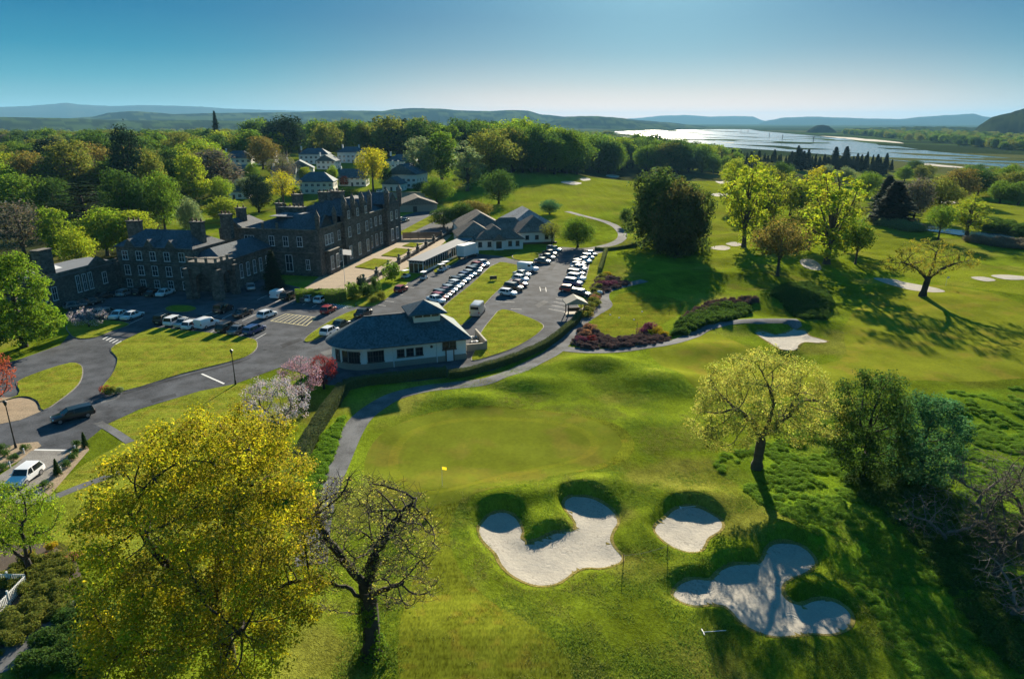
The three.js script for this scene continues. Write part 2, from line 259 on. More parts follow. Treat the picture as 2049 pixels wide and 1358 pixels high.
// ---------- ground surfaces ----------
const T = {};
T.asphalt = colourTexture(512, (u, v) => { const a = fbm(u * 8, v * 8, 4, 8), b = fbm(u * 120, v * 120, 2, 120), crack = Math.abs(fbm(u * 6 + 3, v * 6, 4, 6) - .5) < .005 ? .7 : 1, stain = 1 - .25 * smooth(.6, .75, fbm(u * 3 + 7, v * 3, 4, 3)), k = (.8 + .7 * (a - .5) + .4 * (b - .5)) * crack * stain; return [k, k, k]; }, 1 / 14);
T.sand = colourTexture(512, (u, v) => { const a = fbm(u * 10, v * 10, 4, 10), r = .5 + .5 * Math.sin((v * 60 + 6 * fbm(u * 4, v * 4, 3, 4)) * 6.283), b = fbm(u * 70, v * 70, 2, 70), k = .86 + .16 * (a - .5) + .1 * (r - .5) + .16 * (b - .5) - .22 * smooth(.62, .72, fbm(u * 46, v * 46, 2, 46)) * smooth(.5, .68, fbm(u * 3 + 9, v * 3, 3, 3)); return [k, k, k * (1 - .03 * a)]; }, 1 / 6);
T.sandBump = greyTexture(512, (u, v) => { const r = .5 + .5 * Math.sin((v * 60 + 6 * fbm(u * 4, v * 4, 3, 4)) * 6.283); return .35 * r + .65 * fbm(u * 26, v * 26, 4, 26); }, 1 / 6);
T.lawn = colourTexture(512, (u, v) => { const a = fbm(u * 6, v * 6, 4, 6), b = fbm(u * 100, v * 40, 3, 100), s = Math.sin(v * 6.283 * 12 + 1.5 * fbm(u * 5, v * 5, 3, 5)) * .05, k = .7 + .55 * (a - .5) + .7 * (b - .5) + s, y = smooth(.5, .8, fbm(u * 9, v * 9, 3, 9)); return [k * (1 + .25 * y), k, k * (1 + .3 * y)]; }, 1 / 9);
T.gravel = colourTexture(256, (u, v) => { const b = fbm(u * 60, v * 60, 2, 60), a = fbm(u * 5, v * 5, 3, 5), k = .72 + .7 * (b - .5) + .3 * (a - .5); return [k, k * .98, k * .95]; }, 1 / 4);
T.grassBump = greyTexture(256, (u, v) => fbm(u * 60, v * 60, 3, 60), 1 / 4);
const M = {};
M.asphalt = mat([.098, .105, .118], .95, { map: T.asphalt, specularIntensity: .07 });
M.asphaltDark = mat([.062, .066, .073], .95, { map: T.asphalt, specularIntensity: .07 });
M.path = mat([.165, .168, .172], .95, { map: T.asphalt, specularIntensity: .07 });
M.sand = mat([.43, .40, .35], 1, { map: T.sand, bumpMap: T.sandBump, bumpScale: .09, specularIntensity: .2 });
M.lawn = mat([.25, .29, .03], 1, { map: T.lawn, bumpMap: T.grassBump, bumpScale: .05, specularIntensity: 0 });
M.gravel = mat([.36, .27, .17], 1, { map: T.gravel });
M.paint = mat([.62, .62, .60], .8);
M.yellowPaint = mat([.55, .48, .22], .8);
M.dryTurf = mat([.30, .25, .085], 1, { map: T.gravel, specularIntensity: 0 });
M.kerb = mat([.22, .21, .19], .9, { map: T.gravel });
M.soil = mat([.09, .065, .045], 1, { map: T.gravel });
M.mud = mat([.26, .24, .20], 1, { map: T.gravel });

// sand bunkers
for (const [k, label] of [['clover', 'white sand bunker with a grassy tongue in it, below the putting green'], ['oval', 'small oval sand bunker between the two large bunkers'], ['winding', 'winding sand bunker dappled by the shadow of the oak'], ['fan', 'fan shaped sand bunker below the mound beside the buggy path']]) {
  const m = part(numbered('sand_bunker'), drape(BUNKERS[k].poly, .012), M.sand, scene); tag(m, label, 'bunker', 'sand bunkers of the golf course');
  const q = BUNKERS[k].poly; structure('bunker_lip', drape(strip(q.concat([q[0]]), (t) => .1 + .07 * fbm(t * 60, 3, 2)), .03, .03), M.dryTurf);
}
['far sand bunker between two tall leafy trees in the middle of the course', 'long thin sand bunker behind the lone spreading oak', 'short sand bunker on the fairway beyond the lone oak', 'sand bunker on the far fairway beyond the lone oak, cut by the picture edge', 'far sand bunker beside the tall dark twin trees', 'farthest thin sand bunker below the conifer wood', 'sand bunker beside the foot of the dark twin trees', 'shaded sand bunker behind the foot of the dark twin trees', 'far sand bunker on the meadow behind the spa', 'tiny sand bunker under the far edge of the wood', 'small sand bunker on the meadow near the wood edge', 'sand bunker beyond the pond trees'].forEach((label, k) => {
  const poly = curve(FAR_BUNKERS_PX[k].map(([u, v]) => { const p = spot(u, v); return [p[0], p[2]]; }), 3);
  tag(part(numbered('sand_bunker'), drape(poly, .06), M.sand, scene), label, 'bunker', 'sand bunkers of the golf course');
});

// the putting green, its collar and the mown apron
T.mown = colourTexture(512, (u, v) => { const a = fbm(u * 5, v * 5, 4, 5), b = fbm(u * 80, v * 80, 2, 80), d = 1 - .16 * smooth(.52, .7, fbm(u * 4 + 1, v * 4, 4, 4)), y = smooth(.45, .75, fbm(u * 8 + 3, v * 8, 4, 8)), s = Math.floor(u * 12) % 2 ? .01 : -.01, k = (.78 + .4 * (a - .5) + .2 * (b - .5) + s) * d; return [k * (1 + .22 * y), k, k * (1 + .5 * y)]; }, 1 / 22);
M.green = mat([.172, .205, .02], 1, { map: T.mown, specularIntensity: 0 }); M.collar = mat([.20, .226, .02], 1, { map: T.mown, specularIntensity: 0 }); M.apron = mat([.195, .225, .019], 1, { map: T.lawn, specularIntensity: 0 });
const grown2 = (poly, d) => { const cx = poly.reduce((s, q) => s + q[0], 0) / poly.length, cz = poly.reduce((s, q) => s + q[1], 0) / poly.length; return poly.map(([x, z]) => { const l = Math.hypot(x - cx, z - cz); return [x + (x - cx) / l * d, z + (z - cz) / l * d]; }); };
structure('apron_turf', drape(APRON, .008), M.apron); structure('green_surround', drape(grown2(GREEN, 3.6), .012), M.green); structure('green_collar', drape(grown2(GREEN, 1.1), .018), M.collar); structure('putting_green', drape(GREEN, .024), M.green);
structure('fairway_turf', drape(FAIRWAY, .008), mat([.215, .245, .022], 1, { map: T.mown, specularIntensity: 0 })); structure('tee_turf', drape(TEE, .01), M.apron);

// asphalt: forecourt, drive and car parks
const DRIVE = polyFlat([[-40, 960], [-40, 740], [40, 718], [120, 690], [150, 655], [130, 630], [150, 596], [240, 572], [400, 560], [500, 552], [600, 575], [640, 600], [700, 616], [730, 612], [770, 598], [812, 568], [870, 534], [925, 512], [960, 508], [1000, 512], [1030, 520], [1062, 522], [1078, 508], [1120, 494], [1160, 496], [1212, 500], [1188, 545], [1158, 600], [1160, 628], [1128, 672], [1060, 712], [985, 742], [930, 752], [840, 762], [720, 772], [655, 770], [600, 745], [560, 735], [470, 768], [400, 782], [280, 818], [215, 848], [150, 900], [135, 905], [100, 900], [60, 898], [0, 905]]);
structure('asphalt_drive', drape(DRIVE, .02), M.asphalt);
const pathLine = (pts) => pts.map(([u, v]) => { const p = spot(u, v); return [p[0], p[2]]; });
structure('buggy_path', drape(strip(pathLine([[1290, 561], [1240, 573], [1212, 582], [1206, 596], [1212, 611], [1186, 628], [1157, 648], [1118, 694], [1093, 713], [1042, 738], [980, 760], [920, 770], [850, 778], [790, 793], [750, 815], [722, 838], [702, 868], [678, 920], [650, 985], [632, 1050], [622, 1130]]), 1.35), .03), M.path);
structure('buggy_path', drape(strip(pathLine([[1120, 697], [1186, 703], [1240, 700], [1289, 693], [1345, 685], [1385, 672], [1410, 658], [1450, 647], [1520, 641], [1600, 642]]), 1.25), .042), M.path);
structure('buggy_path', drape(strip(pathLine([[1150, 499], [1185, 497], [1220, 490], [1240, 481], [1246, 470], [1238, 458], [1222, 448], [1196, 439], [1160, 430], [1135, 423]]), 1.5), .04), M.path);
structure('buggy_path', drape(strip(pathLine([[-60, 1330], [10, 1320], [70, 1275], [120, 1230], [160, 1195]]), 1.3), .03), M.path);
structure('garden_path', drape(strip(pathLine([[88, 1003], [165, 972], [240, 945]]), .55), .03), M.path);
structure('garden_path', drape(strip(pathLine([[195, 845], [225, 862], [260, 885]]), .5), .03), M.path);

// raised grass islands with a kerb edge
const LAWNS = [
  ['forecourt_lawn', [[222, 698], [234, 717], [230, 738], [219, 757], [208, 770], [206, 781], [245, 783], [361, 749], [464, 723], [490, 715], [508, 703], [514, 690], [506, 679], [431, 668], [370, 662], [305, 657], [262, 675]]],
  ['island_lawn', [[-20, 810], [35, 792], [35, 765], [60, 752], [140, 727], [158, 730], [164, 742], [155, 770], [120, 800], [86, 821], [74, 803], [50, 794], [30, 796]]],
  ['blossom_lawn', [[140, 648], [197, 641], [258, 649], [225, 662], [192, 675], [160, 678], [140, 668]]],
  ['turning_island', [[330, 618], [345, 612], [375, 612], [392, 618], [375, 624], [345, 624]]],
  ['bank_lawn', [[1001, 525], [1022, 528], [1041, 533], [1034, 545], [985, 592], [925, 650], [905, 656], [884, 645], [880, 625], [890, 612], [940, 572]]],
  ['wedge_lawn', [[1004, 620], [1020, 622], [1042, 630], [1068, 640], [1087, 652], [1080, 664], [1052, 684], [1020, 700], [985, 712], [946, 722], [952, 700], [962, 668], [984, 638]]],
  ['verge_lawn', [[1190, 513], [1212, 505], [1200, 545], [1176, 592], [1163, 620], [1154, 600], [1172, 560]]],
  ['divider_lawn', [[609, 683], [622, 668], [690, 628], [724, 618], [730, 622], [700, 642], [640, 676], [615, 685]]],
  ['hedge_verge', [[714, 606], [760, 592], [800, 568], [814, 566], [811, 571], [760, 606], [745, 613], [716, 613]]],
  ['spa_lawn', [[1030, 519], [1036, 505], [1070, 505], [1078, 510], [1066, 523]]],
  ['corridor_lawn', [[868, 540], [905, 515], [922, 514], [905, 530], [872, 546]]],
];
for (const [name, pts] of LAWNS) { const poly = curve(polyFlat(pts), 3); structure(name, drape(poly, .14, .14), M.lawn); structure('kerb', drape(strip(poly.concat([poly[0]]), .11), .09, .09), M.kerb); }
structure('dark_footway', drape(strip(polyFlat([[246, 788], [361, 755], [464, 729], [500, 716]]), .35), .03), M.asphaltDark);  // narrow darker strip along the lower edge of the forecourt lawn
structure('side_lawn', drape(curve(polyFlat([[214, 850], [300, 815], [400, 778], [462, 767], [500, 770], [560, 800], [500, 900], [330, 930], [110, 985], [165, 930], [250, 880]]), 3), .012), M.lawn);
structure('side_lawn', drape(curve(polyFlat([[100, 1005], [180, 960], [330, 920], [420, 1000], [300, 1120], [140, 1110], [100, 1080], [110, 1020]]), 3), .02), M.lawn);
structure('planting_bed', drape(polyFlat([[-30, 918], [30, 888], [75, 884], [82, 892], [40, 920], [-30, 960]]), .03), M.gravel);
structure('planting_bed', drape(polyFlat([[128, 905], [170, 885], [178, 900], [92, 1000], [80, 1005], [84, 985]]), .03), M.gravel);
structure('paved_driveway', drape(polyFlat([[62, 902], [136, 900], [86, 985], [70, 1010], [-30, 1000], [-30, 970], [30, 930]]), .032), mat([.24, .23, .215], .9, { map: T.gravel }));
structure('shrub_bed', drape(curve(polyFlat([[-30, 1100], [60, 1090], [120, 1085], [150, 1120], [160, 1180], [110, 1230], [-30, 1310]]), 3), .02), M.soil);
structure('gravel_apron', drape(polyFlat([[-20, 795], [35, 795], [66, 800], [84, 822], [40, 840], [-20, 852]]), .028), M.gravel);

// terrace of the mansion
structure('terrace', drape(polyFlat([[590, 592], [637, 555], [796, 480], [880, 468], [905, 470], [850, 520], [760, 560], [702, 590], [640, 600]]), .05), M.gravel);
for (const pts of [[[710, 535], [748, 518], [784, 521], [748, 540]], [[763, 512], [792, 497], [824, 500], [796, 515]], [[805, 493], [822, 486], [847, 488], [828, 495]]]) structure('parterre_lawn', drape(polyFlat(pts), .2, .15), M.lawn);
structure('back_lawn', drape(polyFlat([[798, 465], [860, 432], [900, 428], [830, 462], [798, 472]]), .05), M.lawn);
structure('service_yard', drape(polyFlat([[770, 470], [780, 440], [830, 425], [900, 420], [890, 440], [850, 455], [810, 480]]), .02), M.asphalt);
structure('service_road', drape(polyFlat([[800, 478], [860, 450], [925, 440], [905, 462], [850, 478]]), .03), M.asphalt);

// repairs in the tarmac and drain covers
[[[640, 705], [690, 690], [700, 697], [650, 712]], [[560, 690], [600, 676], [606, 681], [566, 696]], [[300, 800], [350, 787], [353, 793], [304, 806]], [[1070, 610], [1090, 600], [1098, 604], [1078, 616]], [[1030, 560], [1044, 546], [1056, 548], [1040, 563]], [[1095, 540], [1104, 528], [1112, 530], [1104, 542]], [[200, 800], [240, 790], [238, 797], [202, 807]], [[460, 690], [500, 680], [505, 684], [466, 694]], [[850, 590], [866, 578], [874, 581], [858, 593]]].forEach((q, k) => structure('tarmac_patch', drape(polyFlat(q), .026), k % 3 ? M.asphaltDark : M.path));
for (const [u, v] of [[530, 700], [260, 640], [1060, 590], [860, 570], [120, 820], [700, 655], [1090, 560]]) { const p = flat(u, v); structure('drain_cover', drape([[p[0] - .3, p[1] - .3], [p[0] + .3, p[1] - .3], [p[0] + .3, p[1] + .3], [p[0] - .3, p[1] + .3]], .028), M.asphaltDark); }

// painted lines
function line(a, b, w = .1, m = M.paint, name = 'parking_line') { const p = flat(...a), q = flat(...b); structure(name, drape(strip([p, [(p[0] + q[0]) / 2, (p[1] + q[1]) / 2], q], w / 2), .034), m); }
for (const [a, b] of [[[993, 602], [1030, 605]], [[1112, 597], [1136, 601]], [[1108, 604], [1132, 608]], [[1104, 611], [1132, 616]], [[1098, 618], [1130, 624]], [[1080, 574], [1082, 583]], [[1092, 575], [1093, 584]], [[1081, 579], [1092, 579]], [[1118, 571], [1136, 573]], [[1022, 618], [1044, 619]]]) line(a, b);
for (const [a, b] of [[[404, 632], [430, 621]], [[425, 634], [440, 627]], [[444, 638], [468, 626]], [[484, 642], [512, 629]], [[420, 666], [440, 655]], [[511, 679], [532, 667]], [[257, 649], [285, 636]], [[514, 600], [534, 591]], [[550, 605], [566, 597]], [[583, 607], [599, 599]], [[605, 610], [615, 604]], [[624, 615], [634, 610]], [[812, 574], [828, 576]], [[790, 588], [806, 590]], [[770, 602], [788, 604]], [[757, 610], [772, 612]]]) line(a, b);
line([403, 748], [448, 768], .3);
line([68, 900], [132, 901], .3);
for (let k = 0; k < 6; k++) line([205 + k * 6.5, 679 + k * 2.4], [216 + k * 6.5, 673 + k * 2.4], .25, M.paint, 'speed_hump_stripe');
{ // yellow hatched box, and the shaded hatch beside the verge
  const box = [[541, 642], [572, 628], [632, 635], [612, 652]];
  for (let k = 0; k < 4; k++) line(box[k], box[(k + 1) % 4], .16, M.yellowPaint, 'hatch_line');
  for (let k = 1; k < 8; k++) { const t = k / 8; line([lerp(572, 632, t), lerp(628, 635, t)], [lerp(541, 612, t), lerp(642, 652, t)], .13, M.yellowPaint, 'hatch_line'); }
  for (let k = 0; k < 9; k++) line([655 + k * 5.5, 607 + k * .6], [668 + k * 5, 618 - k * .4], .14, M.paint, 'hatch_line');
}

// ---------- river and pond ----------
const waterBump = greyTexture(256, (u, v) => .6 * fbm(u * 14, v * 14, 4, 14) + .4 * fbm(u * 50 + 3, v * 50, 3, 50), 1 / 190);
{
  const px = [[2500, 400], [2300, 376], [2100, 356], [2049, 349], [1960, 338], [1860, 327], [1750, 317], [1620, 306], [1540, 300], [1450, 294], [1380, 285], [1310, 274], [1230, 266], [1230, 262.5], [1290, 260.6], [1420, 258.6], [1500, 258.4], [1520, 262], [1600, 269], [1690, 276], [1720, 284], [1800, 293], [1870, 303], [1940, 309], [2049, 318], [2200, 331], [2500, 358]];
  const poly = px.map(([u, v]) => flat(u, v, -9.2)), s = new THREE.ShapeGeometry(new THREE.Shape(poly.map(([x, z]) => new THREE.Vector2(x, -z)))).rotateX(-Math.PI / 2).translate(0, -9.2, 0);
  const p = s.attributes.position, uv = s.attributes.uv; for (let i = 0; i < p.count; i++) uv.setXY(i, p.getX(i), p.getZ(i));
  structure('river', s, mat([.02, .055, .075], .11, { bumpMap: waterBump, bumpScale: .8, ior: 1.33 }));
  const mud = (pts, c) => structure('mudflat', drape(pts.map(([u, v]) => flat(u, v, -9.4)), .32), c);
  mud([[1850, 330], [1950, 341], [2049, 352], [2300, 382], [2300, 376], [2049, 348], [1950, 337], [1850, 327]], M.mud);
  mud([[1240, 272], [1300, 277], [1360, 283], [1470, 287], [1470, 285.5], [1400, 282], [1330, 281], [1260, 275]], mat([.05, .07, .03], 1));
  mud([[1640, 272], [1700, 275], [1800, 284], [1810, 287], [1720, 281]], M.mud);
}
{
  const poly = curve([[1800, 447], [1840, 448], [1900, 459], [1960, 465], [2010, 470], [2032, 478], [2000, 482], [1950, 476], [1890, 467], [1830, 458]].map(([u, v]) => { const p = spot(u, v); return [p[0], p[2]]; }), 3);
  structure('pond', drape(poly, .25), mat([.015, .05, .085], .08, { ior: 1.33 }));
}
// ---------- far hills ----------
function ridge(px, D, deep, label, seed, col, opt = {}) {
  const cols = [], rows = 14, rough = opt.rough ?? .18, pts = [];
  for (let k = 0; k < px.length - 1; k++) { const n = Math.max(2, Math.round((px[k + 1][0] - px[k][0]) / (opt.step ?? 5))); for (let a = 0; a < n; a++) pts.push([lerp(px[k][0], px[k + 1][0], a / n), lerp(px[k][1], px[k + 1][1], smooth(0, 1, a / n) * .6 + .4 * a / n)]); }
  pts.push(px[px.length - 1]);
  const pos = [], c = [], idx = [], N = pts.length;
  pts.forEach(([u, v], k) => {
    const d = ray(u, HORIZON), l = Math.hypot(d[0], d[2]), ux = d[0] / l, uz = d[2] / l, cx = ux * D, cz = uz * D, top = topAt(cx, cz, v + (fbm(u / 9 + seed, seed * 3.1, 3) - .5) * (opt.jag ?? 1.1));
    for (let r = 0; r <= rows; r++) {
      const t = r / rows * 2 - 1, q = D + t * deep, fall = Math.pow(Math.max(0, 1 - Math.abs(t) ** (opt.power ?? 1.35)), 1), x = ux * q, z = uz * q;
      const n = (fbm(x / deep * 5 + seed, z / deep * 5, 5) - .5) * rough * (top + 12) * (1 - fall * .85) * 2 * smooth(1, .8, Math.abs(t));
      pos.push(x, -14 + (top + 14) * fall + (t > .02 || t < -.02 ? n : 0), z);
      const w = fbm(x / deep * 11 + seed, z / deep * 14 + 4, 4), f = smooth(.47, .53, w), cc = col.map((a, i) => lerp(a, (opt.col2 ?? col)[i], f)); c.push(...cc);
      if (k < N - 1 && r < rows) { const a = k * (rows + 1) + r, b = a + rows + 1; idx.push(a, a + 1, b, a + 1, b + 1, b); }
    }
  });
  const g = new THREE.BufferGeometry(); g.setAttribute('position', new THREE.Float32BufferAttribute(pos, 3)); g.setAttribute('color', new THREE.Float32BufferAttribute(c, 3)); g.setIndex(idx); g.computeVertexNormals();
  const m = structure('hills', g, mat([1, 1, 1], 1, { vertexColors: true, specularIntensity: 0 })); m.userData.label = label; return m;
}
ridge([[-500, 226], [-250, 216], [-80, 216], [0, 214], [60, 212], [110, 208], [135, 205], [165, 209], [230, 212], [290, 210], [340, 211], [400, 213], [460, 217], [540, 220], [640, 222], [760, 225], [900, 228], [1000, 233]], 15000, 2500, 'long blue hill range on the left horizon', 1, [.025, .035, .02], { col2: [.04, .045, .025], rough: .1 });
ridge([[100, 240], [180, 234], [225, 225], [262, 222], [300, 224], [350, 228], [430, 226], [520, 225], [600, 224], [660, 221], [720, 221], [765, 222], [790, 218], [830, 216], [875, 217], [930, 221], [980, 222], [1015, 220], [1055, 221], [1085, 229], [1130, 233], [1190, 232], [1240, 236], [1290, 241], [1330, 244], [1390, 250], [1440, 256]], 6500, 1200, 'wooded hills in the middle distance', 2, [.012, .02, .01], { col2: [.06, .085, .025], rough: .3 });
ridge([[-400, 240], [-100, 236], [0, 234], [120, 236], [260, 241], [400, 240], [520, 243], [700, 243]], 4200, 700, 'low green foothills behind the woods', 3, [.02, .03, .012], { col2: [.05, .08, .02] });
ridge([[1080, 250], [1120, 238], [1160, 232], [1220, 234], [1300, 246], [1400, 256], [1500, 257]], 5200, 500, 'green hill sloping down to the estuary', 9, [.015, .025, .012], { col2: [.05, .075, .02], rough: .3 });
ridge([[1200, 246], [1260, 237], [1330, 231], [1370, 230], [1420, 233], [1470, 232], [1505, 233], [1528, 241], [1540, 244]], 17000, 2200, 'pale blue mountains across the estuary', 4, [.025, .035, .022], { rough: .15 });
ridge([[1515, 248], [1540, 240], [1570, 235], [1620, 233], [1680, 235], [1740, 237], [1800, 238], [1850, 233], [1900, 230], [1945, 227], [1970, 233], [2000, 238], [2060, 236], [2300, 240]], 14000, 1800, 'pale blue mountain range on the right horizon', 5, [.025, .035, .022], { rough: .15 });
ridge([[1300, 256], [1380, 253], [1450, 251], [1500, 254], [1540, 258]], 9000, 500, 'low headland beyond the bright water', 6, [.03, .05, .03]);
ridge([[1606, 270], [1614, 264], [1624, 256], [1636, 251], [1648, 249], [1660, 252], [1668, 257], [1676, 263], [1684, 271]], 3300, 120, 'steep volcanic rock rising from the river', 7, [.03, .035, .025], { power: 2.6, step: 1.5, jag: 2 });
ridge([[1680, 262], [1720, 256], [1780, 255], [1850, 253], [1920, 254], [1990, 256], [2100, 252]], 3700, 350, 'wooded far bank of the river', 8, [.02, .035, .018], { col2: [.035, .055, .02], step: 2, jag: 3 });
ridge([[1935, 275], [1952, 262], [1965, 248], [1985, 234], [2004, 229], [2015, 227], [2030, 221], [2049, 216], [2080, 205], [2140, 190], [2240, 185], [2400, 200]], 2900, 420, 'steep craggy hill at the right edge', 10, [.012, .018, .009], { col2: [.025, .035, .014], rough: .5, power: 1.7, step: 2.5, jag: 1.6 });
// ---------- buildings ----------
T.stone = colourTexture(512, (u, v) => { // rough dark ashlar, weathered in patches
  const row = Math.floor(v * 24), off = hash2(row, 3) * .6, cell = Math.floor((u + off) * 16), t = hash2(((cell % 16) + 16) % 16, row), a = fbm(u * 6, v * 6, 4, 6), b = fbm(u * 60, v * 60, 3, 60), ju = Math.abs((((u + off) * 16) % 1) - .5) > .47 || Math.abs(((v * 24) % 1) - .5) > .45 ? .7 : 1;
  const k = (.45 + .55 * t) * (.5 + .9 * (a - .1)) * (.75 + .5 * b) * ju, w = smooth(.5, .7, a) * t; return [k * (1 + .15 * w), k * (.97 + .05 * w), k * .9];
}, 1 / 7);
T.slate = colourTexture(512, (u, v) => { const row = Math.floor(v * 40), cell = Math.floor(u * 40 + (row % 2) * .5), t = hash2(cell % 40, row), a = fbm(u * 5, v * 5, 4, 5), e = ((v * 40) % 1) < .14 ? .7 : 1, k = (.72 + .4 * (t - .5) + .5 * (a - .5)) * e; return [k, k, k]; }, 1 / 9);
T.render = colourTexture(256, (u, v) => { const a = fbm(u * 4, v * 4, 4, 4), b = fbm(u * 60, v * 60, 2, 60), k = .92 + .16 * (a - .5) + .08 * (b - .5); return [k, k, k * .98]; }, 1 / 6);
T.stoneBump = greyTexture(256, (u, v) => fbm(u * 16, v * 24, 3, 8), 1 / 3);
M.stone = mat([.165, .157, .145], .95, { map: T.stone, bumpMap: T.stoneBump, bumpScale: .06 });
M.stoneTrim = mat([.23, .21, .18], .9, { map: T.stone });
M.stonePale = mat([.30, .27, .22], .9, { map: T.render });
M.slate = mat([.10, .125, .15], .8, { map: T.slate, specularIntensity: .25 });
M.slateBlue = mat([.085, .15, .18], .8, { map: T.slate, specularIntensity: .25 });
M.slateBrown = mat([.23, .195, .165], .95, { map: T.slate, specularIntensity: .1 });
M.lead = mat([.17, .185, .21], .8, { map: T.render, specularIntensity: .2 });
M.white = mat([.72, .72, .70], .85, { map: T.render });
M.cream = mat([.60, .57, .49], .88, { map: T.render });
M.frame = mat([.62, .63, .63], .6);
M.darkFrame = mat([.06, .055, .05], .6);
M.glass = mat([.018, .024, .032], .06, { specularIntensity: 1 });
M.sunlitRoof = mat([.42, .42, .41], .8, { map: T.slate, specularIntensity: .2 });  // slate made pale: the sunlight on this spa roof is put into its colour
M.brown = mat([.13, .065, .035], .8, { map: T.render });
M.darkTimber = mat([.045, .04, .036], .8, { map: T.render });
M.metalGrey = mat([.30, .31, .32], .4, { metalness: .6 });
M.black = mat([.02, .02, .022], .5);
const winGeo = {};
function windowPart(parent, x, y, z, turn, w, h, style = 'sash') { // faces its own +z
  const key = style + w.toFixed(2) + '_' + h.toFixed(2);
  if (!winGeo[key]) {
    const t = .08, bars = [B(w + .24, .16, .2, 0, -h / 2 - .06, .04), B(t, h, .14, -w / 2, 0, .02), B(t, h, .14, w / 2, 0, .02), B(w - t, t, .14, 0, h / 2 - t / 2, .02), B(w - t, t * .8, .1, 0, 0, .02)];
    if (style === 'sash' || style === 'dark') bars.push(B(.06, h - .1, .09, 0, 0, .02));
    if (style === 'triple') bars.push(B(.08, h - .1, .09, -w / 6, 0, .02), B(.08, h - .1, .09, w / 6, 0, .02));
    winGeo[key] = [merge(bars), B(w - .06, h - .06, .05, 0, 0, 0)];
  }
  const m = part('window', winGeo[key][0], style === 'dark' ? M.darkFrame : M.frame, parent); m.position.set(x, y, z); m.rotation.y = turn;
  part('pane', winGeo[key][1], M.glass, m); return m;
}
// hipped roof over [x0,x1] x [z0,z1]; ridge along x unless alongZ; inset 0 makes gables
function roofGeo(x0, x1, z0, z1, y, rise, insetA, insetB = insetA, alongZ = false, thick = .18) {
  const P = (x, yy, z) => alongZ ? [z, yy, x] : [x, yy, z]; let a0 = x0, a1 = x1, b0 = z0, b1 = z1; if (alongZ) [a0, a1, b0, b1] = [z0, z1, x0, x1];
  const m = (b0 + b1) / 2, A = P(a0, y, b0), Bq = P(a1, y, b0), C = P(a1, y, b1), D = P(a0, y, b1), R0 = P(a0 + insetA, y + rise, m), R1 = P(a1 - insetB, y + rise, m), dn = ([q, w, e]) => [q, w - thick, e];
  const V = [...quad(A, Bq, R1, R0), ...quad(C, D, R0, R1), D, A, R0, Bq, C, R1, ...quad(dn(A), dn(D), dn(C), dn(Bq))];
  for (const [p, q] of [[A, Bq], [Bq, C], [C, D], [D, A]]) V.push(...quad(p, q, dn(q), dn(p)));
  return boxUV(tri(V));
}
const wallBox = (x0, x1, z0, z1, h, y = 0) => boxUV(B(x1 - x0, h, z1 - z0, (x0 + x1) / 2, y + h / 2, (z0 + z1) / 2));
function gableWall(x0, x1, z, y, rise, thick = .5) { const s = new THREE.Shape([[x0, y], [x1, y], [(x0 + x1) / 2, y + rise]].map((p) => new THREE.Vector2(...p))); return boxUV(new THREE.ExtrudeGeometry(s, { depth: thick, bevelEnabled: false }).translate(0, 0, z)); }
